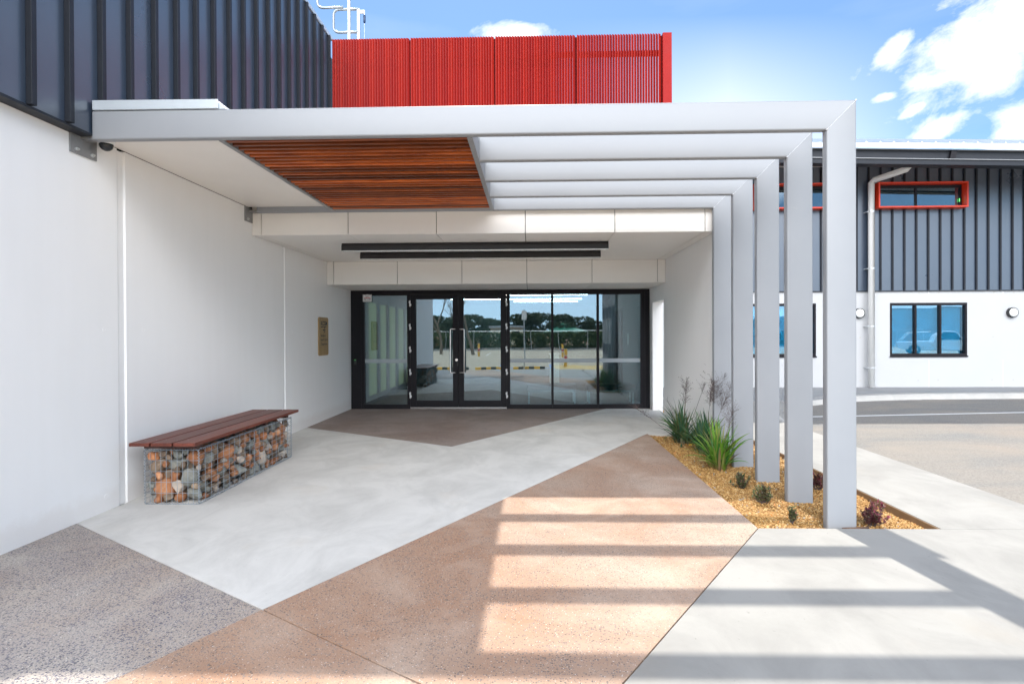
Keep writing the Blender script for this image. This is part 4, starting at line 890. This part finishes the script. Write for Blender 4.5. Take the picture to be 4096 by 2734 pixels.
for (a, b) in wins:
    z0, z1 = 0.883, 2.247; f = 0.045; y0 = FY-0.012
    m = MB(); m.box(a,b,y0,y0+0.11,z0,z0+f+0.035).box(a,b,y0,y0+0.11,z1-f-0.02,z1).box(a,a+f,y0,y0+0.11,z0+f+0.035,z1-f-0.02).box(b-f,b,y0,y0+0.11,z0+f+0.035,z1-f-0.02)
    for xm in (a+(b-a)*0.334, a+(b-a)*0.657): m.box(xm-0.022,xm+0.022,y0+0.002,y0+0.1,z0+f+0.035,z1-f-0.02)
    w = m.build('window', 'black', fb, bevel=0.003)
    MB().box(a-0.012,b+0.012,y0-0.02,y0-0.001,z0-0.004,z0+0.03).build('window_sill', 'black', w)
    MB().box(a+f,b-f,y0+0.05,y0+0.056,z0+f+0.035,z1-f-0.02).build('pane', 'glass_blue', w)
    bl = MB(); z = z0+0.09
    while z < z1-0.07:
        bl.quad((a+0.05,FY+0.145,z),(b-0.05,FY+0.145,z),(b-0.05,FY+0.163,z+0.020),(a+0.05,FY+0.163,z+0.020)); z += 0.0255
    bl.build('blind', 'blind', w)
    MB().box(a,b,FY+0.19,FY+0.2,z0,z1).build('window_back', 'room_dark', w)
for (a, label) in ((5.60,0),(8.66,1)):
    b = a+2.19; z0, z1, y0, y1, t = 4.60, 5.235, 13.78, FY-0.02, 0.038
    mb = MB(); mb.box(a,b,y0,y1-0.001,z0,z0+t).box(a,b,y0,y1-0.001,z1-t,z1).box(a,a+t,y0,y1-0.001,z0+t,z1-t).box(b-t,b,y0,y1-0.001,z0+t,z1-t)
    h = mb.build('window_hood', 'orange', fb, bevel=0.003)
    a2, b2, c2, d2 = a+t, b-t, z0+t, z1-t; f = 0.05; yw = FY-0.075
    mb = MB(); mb.box(a2,b2,yw,yw+0.05,c2,c2+0.03).box(a2,b2,yw,yw+0.05,d2-f-0.02,d2).box(a2,a2+f,yw,yw+0.05,c2+0.03,d2-f-0.02).box(b2-f,b2,yw,yw+0.05,c2+0.03,d2-f-0.02); xm = a+1.03; mb.box(xm-0.022,xm+0.022,yw,yw+0.05,c2+0.03,d2-f-0.02)
    mb.build('window_frame', 'black', h)
    MB().box(a2+f,b2-f,yw+0.025,yw+0.031,c2+0.03,d2-f-0.02).build('pane', 'glass', h)
    MB().box(a2+f,b2-f,yw+0.045,yw+0.05,c2+0.03,d2-f-0.02).build('window_back', 'room_dark', h)
    MB().box(b2-f-0.02,b2-f,yw-0.004,yw-0.001,c2+0.13,c2+0.21).build('latch', 'led', h)
# eave: steel channel, box gutter, soffit, roof
EY = 12.65
def sl(x): return -0.025*(x-7.47)
def run(mb, x0, x1, prof, n=1):
    k = len(prof); vs = [(x0, y, z+sl(x0)) for y, z in prof]+[(x1, y, z+sl(x1)) for y, z in prof]
    mb.add(vs, [tuple(range(k)), tuple(range(2*k-1,k-1,-1))]+[(i,(i+1)%k,k+(i+1)%k,k+i) for i in range(k)])
E0, E1 = 2.9, 26
mb = MB(); run(mb, E0, E1, [(EY+0.07,5.50),(EY+0.09,5.50),(EY+0.09,5.70),(EY+0.07,5.70)]); ev = mb.build('eave_channel', 'clad_dark', fb)
mb = MB(); run(mb, E0, E1, [(EY,5.690),(EY+0.09,5.690),(EY+0.09,5.704),(EY,5.704)]); run(mb, E0, E1, [(EY,5.478),(EY+0.09,5.478),(EY+0.09,5.492),(EY,5.492)]); mb.build('flange', 'grey_steel', ev)
mb = MB(); run(mb, E0, E1, [(EY+0.03,5.366),(EY+0.28,5.366),(EY+0.28,5.477),(EY+0.03,5.477)]); mb.build('gutter_box', 'clad_dark', ev)
MB().add([(9.55,EY+0.01,5.45),(9.68,EY+0.01,5.445),(9.72,EY+0.01,5.625),(9.59,EY+0.01,5.63),(9.55,EY+0.068,5.45),(9.68,EY+0.068,5.445),(9.72,EY+0.068,5.625),(9.59,EY+0.068,5.63)], [(0,1,2,3),(4,7,6,5),(0,4,5,1),(1,5,6,2),(2,6,7,3),(3,7,4,0)]).build('splice_plate', 'black', ev)
mb = MB(); mb.add([(E0,EY+0.281,5.40+sl(E0)),(E1,EY+0.281,5.40+sl(E1)),(E1,FY-0.02,5.69),(E0,FY-0.02,5.69),(E0,EY+0.281,5.44+sl(E0)),(E1,EY+0.281,5.44+sl(E1)),(E1,FY-0.02,5.73),(E0,FY-0.02,5.73)], [(0,3,2,1),(4,5,6,7),(0,1,5,4),(1,2,6,5),(2,3,7,6),(3,0,4,7)]); mb.build('eave_soffit', 'panel_white', fb)
rf = MB(); pitch = 0.372; r0, r1 = EY-0.04, 17.2
def rz_(x, y): return 5.815+sl(x)*0.7+(y-r0)*pitch
rf.add([(E0,r0,rz_(E0,r0)),(E1,r0,rz_(E1,r0)),(E1,r1,rz_(E1,r1)),(E0,r1,rz_(E0,r1)),(E0,r0,rz_(E0,r0)-0.02),(E1,r0,rz_(E1,r0)-0.02),(E1,r1,rz_(E1,r1)-0.02),(E0,r1,rz_(E0,r1)-0.02)], [(0,1,2,3),(4,7,6,5),(0,4,5,1),(1,5,6,2),(2,6,7,3),(3,7,4,0)])
x = E0+0.1
while x < E1-0.1:
    a, b = 0.022, 0.012
    P = lambda dx, y, h: (x+dx, y, rz_(x, y)+h)
    rf.add([P(-a,r0,0),P(a,r0,0),P(b,r0,0.036),P(-b,r0,0.036),P(-a,r1,0),P(a,r1,0),P(b,r1,0.036),P(-b,r1,0.036)], [(0,1,2,3),(4,7,6,5),(1,5,6,2),(2,6,7,3),(3,7,4,0)]); x += 0.31
rf.build('roof', 'zinc', fb)
mb = MB(); vs = []; run(mb, E0, E1, [(r0-0.012,5.708),(r0-0.002,5.708),(r0-0.002,5.80),(r0-0.012,5.80)]); mb.build('roof_flashing', 'flashing', fb)
dp = MB(); dp.tube([(9.02,13.25,5.64),(9.02,13.25,5.44),(9.00,13.28,5.40),(8.56,13.80,5.29),(8.525,13.86,5.24),(8.525,13.86,0.13)], 0.073, 16)
dpo = dp.build('downpipe', 'pale_pipe', fb, smooth=True)
mb = MB()
for z in (4.52,3.1,1.66,0.62): mb.cyl((8.525,13.86,z-0.015),0.076,0.03,'z',20).box(8.425,8.45,13.85,FY-0.001,z-0.012,z+0.012)
mb.build('pipe_bracket', 'galv', dpo)
for x, lab in ((8.30,'round bulkhead light half hidden behind the front column and downpipe'),(12.085,'round black rimmed bulkhead light on the white wall at the right edge')):
    l = empty('bulkhead_light', (x,FY,1.99), lab, 'light', 'round bulkhead lights on the white wall')
    MB().cyl((x,FY-0.075,1.99),0.128,0.0745,'y',32).build('lamp_body', 'black_plastic', l, bevel=0.006)
    m = MB(); n = 24
    rings = [[(x+0.106*math.cos(q)*math.sin(6.2832*i/n), FY-0.0755-0.035*math.sin(q), 1.99+0.106*math.cos(q)*math.cos(6.2832*i/n)) for i in range(n)] for q in (0, 0.35, 0.75, 1.15, 1.5)]
    m.add(sum(rings, []), [(k*n+i, k*n+(i+1)%n, (k+1)*n+(i+1)%n, (k+1)*n+i) for k in range(4) for i in range(n)]+[tuple(range(4*n,5*n))]); m.build('lens', 'opal', l, smooth=True)

# ------------------------------------------------------------------ what the glass mirrors: the car park behind the camera
CZ = -0.15
def bollard(x, y, label):
    b = empty('bollard', (x,y,CZ), label, 'bollard', 'yellow bollards mirrored in the entrance glass')
    r = 0.08; MB().cyl((x,y,CZ),r,0.36,'z',20).cyl((x,y,CZ+0.62),r,0.30,'z',20).build('post', 'yellow', b)
    MB().cyl((x,y,CZ+0.41),r*1.01,0.16,'z',20).build('red_band', 'red_paint', b); MB().cyl((x,y,CZ+0.36),r*1.012,0.05,'z',20).cyl((x,y,CZ+0.57),r*1.012,0.05,'z',20).build('white_band', 'line_white', b)
bollard(1.72,-5.1,'largest yellow bollard with red band reflected in the right hand glass'); bollard(2.3,-18,'smaller yellow bollard reflected just left of the largest one'); bollard(-3.9,-19,'yellow bollard reflected in the right door pane')
for (x0, lab) in ((-4.4,'yellow and black wheel stop reflected in the left door'),(-2.6,'yellow and black wheel stop reflected in the right door'),(-0.85,'yellow and black wheel stop reflected beside the sign pole')):
    w = empty('wheel_stop', (x0+0.7,-3.5,CZ), lab, 'wheel stop', 'wheel stops reflected in the doors'); a = MB(); c = MB()
    for k in range(6): (a if k % 2 else c).prism([(-3.58,CZ),(-3.42,CZ),(-3.45,CZ+0.12),(-3.55,CZ+0.12)], x0+k*0.25+0.001, x0+(k+1)*0.25-0.001, 'yzx')
    a.build('rubber_block', 'rubber', w); c.build('yellow_block', 'yellow', w)
def signpost(x, y, h, lab, pw=0.22, ph=0.40):
    s = empty('sign_pole', (x,y,CZ), lab, 'sign', 'parking sign poles reflected in the glass')
    MB().cyl((x,y,CZ),0.03,h,'z',12).build('pole', 'galv', s); MB().box(x-pw/2,x+pw/2,y+0.031,y+0.036,CZ+h-ph-0.05,CZ+h-0.05).build('plate', 'line_white', s)
signpost(-0.30,-2.6,2.75,'tall pole with pale sign plate reflected left of the glass mullion'); signpost(7.3,-30.5,2.6,'small parking sign reflected left of its twin',0.45,0.7); signpost(9.0,-30.5,2.6,'small parking sign reflected right of its twin',0.45,0.7)
def leafball(name, mat, boxes, n, size, parent=None, seed=0, **k):
    r = np.random.default_rng(seed); C = []
    for (cx, cy, cz, rx, ry, rz, wt) in boxes:
        m = int(n*wt); d = r.normal(size=(m, 3)); d /= np.linalg.norm(d, axis=1)[:,None]; rad = r.uniform(0.55, 1.0, (m, 1))**0.6; C.append(d*rad*np.array([rx, ry, rz])+np.array([cx, cy, cz]))
    C = np.concatenate(C); m = len(C); u = r.normal(size=(m, 3)); u /= np.linalg.norm(u, axis=1)[:,None]; w = np.cross(u, r.normal(size=(m, 3))); w /= np.linalg.norm(w, axis=1)[:,None]
    s = size*r.uniform(0.6, 1.4, (m, 1)); V = np.stack([C-u*s, C-w*s*0.5, C+u*s, C+w*s*0.5], 1).reshape(-1, 3); F = np.arange(4*m).reshape(-1, 4)
    return fast(name, V, F, mat, parent, **k)
def gumtree(x, y, h, seed):
    t = empty('gum_tree', (x,y,-0.3), 'dark bushy gum tree in the tree line reflected in the glass', 'tree', 'gum trees reflected along the skyline'); r = random.Random(seed)
    MB().tube([(x,y,-0.3),(x+0.3,y,h*0.35),(x+r.uniform(-1,1),y,h*0.7)], [0.22,0.16,0.07], 8).build('trunk', 'bark', t)
    bx = []
    for k in range(12): bx.append((x+r.uniform(-3.6,3.6), y+r.uniform(-2,2), h*r.uniform(0.22,0.84), r.uniform(1.4,2.4), r.uniform(1.2,1.8), r.uniform(0.6,1.0)*h/5, 1/12))
    leafball('crown', 'tree_leaf', bx, 5200, 0.23, t, seed)
for i in range(20): gumtree(-46+i*4.8+random.uniform(-1,1), -58+random.uniform(-6,6), random.uniform(3.3,4.7), 100+i)
hg = empty('hedge', (5,-37,-0.3), 'green creeper hedge along the car park fence reflected in the glass', 'hedge')
leafball('foliage', 'hedge_leaf', [(x,-37,0.75,1.7,0.5,1.0,1/26) for x in np.linspace(-16,34,26)], 30000, 0.15, hg, 5)
fn = empty('mesh_fence', (0,-35.5,-0.3), 'tall wire fence along the car park edge reflected in the glass', 'fence')
mb = MB()
for x in range(-45,46,3): mb.cyl((x,-35.5,-0.3),0.03,2.1,'z',8)
mb.build('fence_posts', 'galv', fn); MB().tube([(-45,-35.5,1.8),(45,-35.5,1.8)],0.03,8).tube([(-45,-35.5,0.0),(45,-35.5,0.0)],0.02,6).build('rail', 'galv', fn)
md = MB(); n = 16
md.add([(-14+6*(1-q*q)**.5*math.cos(6.283*i/n)*1.2, -40+2.5*(1-q*q)**.5*math.sin(6.283*i/n), -0.3+1.7*q) for q in (0,0.4,0.7,0.9,0.99) for i in range(n)], [(k*n+i,k*n+(i+1)%n,(k+1)*n+(i+1)%n,(k+1)*n+i) for k in range(4) for i in range(n)]); md.build('earth_mound', 'earth', kind='structure', smooth=True)
def bare_tree(x, y, seed, lab):
    r = random.Random(seed); t = empty('bare_tree', (x,y,-0.3), lab, 'tree', 'bare gum trees reflected in the glass'); mb = MB()
    def br(p, d, l, rad, dep):
        pts = [p]
        for k in range(4): d = (d+Vector((r.uniform(-.18,.18), r.uniform(-.18,.18), r.uniform(-.05,.12)))).normalized(); pts.append(pts[-1]+d*l/4)
        mb.tube(pts, [rad*(1-0.13*k) for k in range(5)], 6, False)
        if dep:
            for k in range(3): br(pts[r.choice([2,3,4])], (d+Vector((r.uniform(-.8,.8), r.uniform(-.6,.6), r.uniform(-.2,.5)))).normalized(), l*0.66, rad*0.52, dep-1)
    br(Vector((x,y,-0.3)), Vector((r.uniform(-.15,.25),0,1)).normalized(), 3.4, 0.15, 4); mb.build('trunk', 'bark', t, smooth=True)
bare_tree(-4.6,-22,4,'bare forked gum tree reflected in the right door'); bare_tree(-7.6,-24,9,'bare leaning gum tree reflected in the left door'); bare_tree(10.5,-20,14,'bare branched tree reflected at the top right of the glass')
sh = empty('picnic_shelter', (4.5,-52,-0.3), 'green roofed picnic shelter reflected in the glass', 'shelter')
MB().add([(1.6,-55,1.75),(7.6,-55,1.75),(7.6,-49,1.75),(1.6,-49,1.75),(3.6,-52,2.45),(5.6,-52,2.45)], [(0,1,5,4),(1,2,5),(2,3,4,5),(3,0,4),(0,3,2,1)]).add([(3.9,-52.6,2.4),(5.4,-52.6,2.4),(5.4,-51.4,2.4),(3.9,-51.4,2.4),(4.1,-52,2.85),(5.2,-52,2.85)], [(0,1,5,4),(1,2,5),(2,3,4,5),(3,0,4)]).build('roof', 'green_roof', sh)
for x in (2.0,7.2):
    for y in (-54.5,-49.5): MB().box(x-0.08,x+0.08,y-0.08,y+0.08,-0.3,1.75).build('post', 'grey_steel', sh)
hu = empty('site_hut', (-3,-46,-0.3), 'small cream hut with ribbed roof reflected in the right door', 'hut')
MB().box(-5,-1,-49,-45,-0.3,2.3).build('wall', 'cream', hu); MB().box(-5.2,-0.8,-49.2,-44.8,2.3,2.55).build('roof', 'zinc', hu); MB().box(-2.2,-1.4,-44.998,-44.95,1.0,1.8).build('window', 'black', hu)
# silver utility and the big shed mirrored in the far windows
ca = empty('utility_vehicle', (0,0,0), 'silver utility vehicle reflected in the blue window', 'utility')
def ute(c):
    def sec(x, w, z): return None
    mb = MB(); side = [(-2.6,0.45),(-2.62,0.95),(-0.55,0.98),(-0.35,1.45),(0.0,1.72),(0.75,1.74),(1.0,1.62),(1.42,1.12),(2.35,0.98),(2.6,0.82),(2.62,0.42),(2.1,0.36),(-2.1,0.36)]
    mb.prism(side, -0.88, 0.88, 'xzy'); b = mb.build('body', 'car_paint', c, bevel=0.07, seg=3)
    MB().prism([(-0.25,1.08),(-0.08,1.42),(0.12,1.64),(0.85,1.64),(1.25,1.12)], -0.893, -0.885, 'xzy').prism([(-0.25,1.08),(-0.08,1.42),(0.12,1.64),(0.85,1.64),(1.25,1.12)], 0.885, 0.893, 'xzy').add([(1.05,-0.72,1.60),(1.05,0.72,1.60),(1.44,0.80,1.14),(1.44,-0.80,1.14)], [(0,1,2,3)]).build('windscreen', 'car_glass', c)
    for x in (-1.6,1.65):
        for s in (-1, 1):
            w = MB().cyl((x,s*0.72-(0.11 if s > 0 else 0.11)+0.11*s,0.37),0.37,0.22,'y',24).build('wheel', 'rubber', c); MB().cyl((x,s*0.95-0.01,0.37),0.21,0.02,'y',16).build('rim', 'chrome', w)
    for s in (-1, 1): MB().box(2.50,2.63,s*0.66-0.2,s*0.66+0.2,0.72,0.90).build('headlight', 'chrome', c, bevel=0.03)
    MB().box(2.58,2.64,-0.42,0.42,0.68,0.90).box(2.6,2.66,-0.85,0.85,0.42,0.58).build('grille', 'black_plastic', c, bevel=0.02)
    MB().tube([(-2.4,-0.8,0.95),(-1.9,-0.8,1.6),(-0.6,-0.8,1.7)],0.03,8).tube([(-2.4,0.8,0.95),(-1.9,0.8,1.6),(-0.6,0.8,1.7)],0.03,8).tube([(-1.9,-0.8,1.6),(-1.9,0.8,1.6)],0.03,8).build('rack', 'galv', c)
ute(ca); ca.location = (30.6,-13.5,CZ); ca.rotation_euler = (0,0,math.radians(28))
wh = empty('storage_shed', (52,-42,-0.3), 'large blue grey shed reflected in the far window', 'shed')
MB().prism([(33,-0.3),(72,-0.3),(72,3.6),(64,4.4),(52,4.8),(42,4.4),(33,3.6)], -55, -42, 'xzy').build('shed_hall', 'shed', wh)
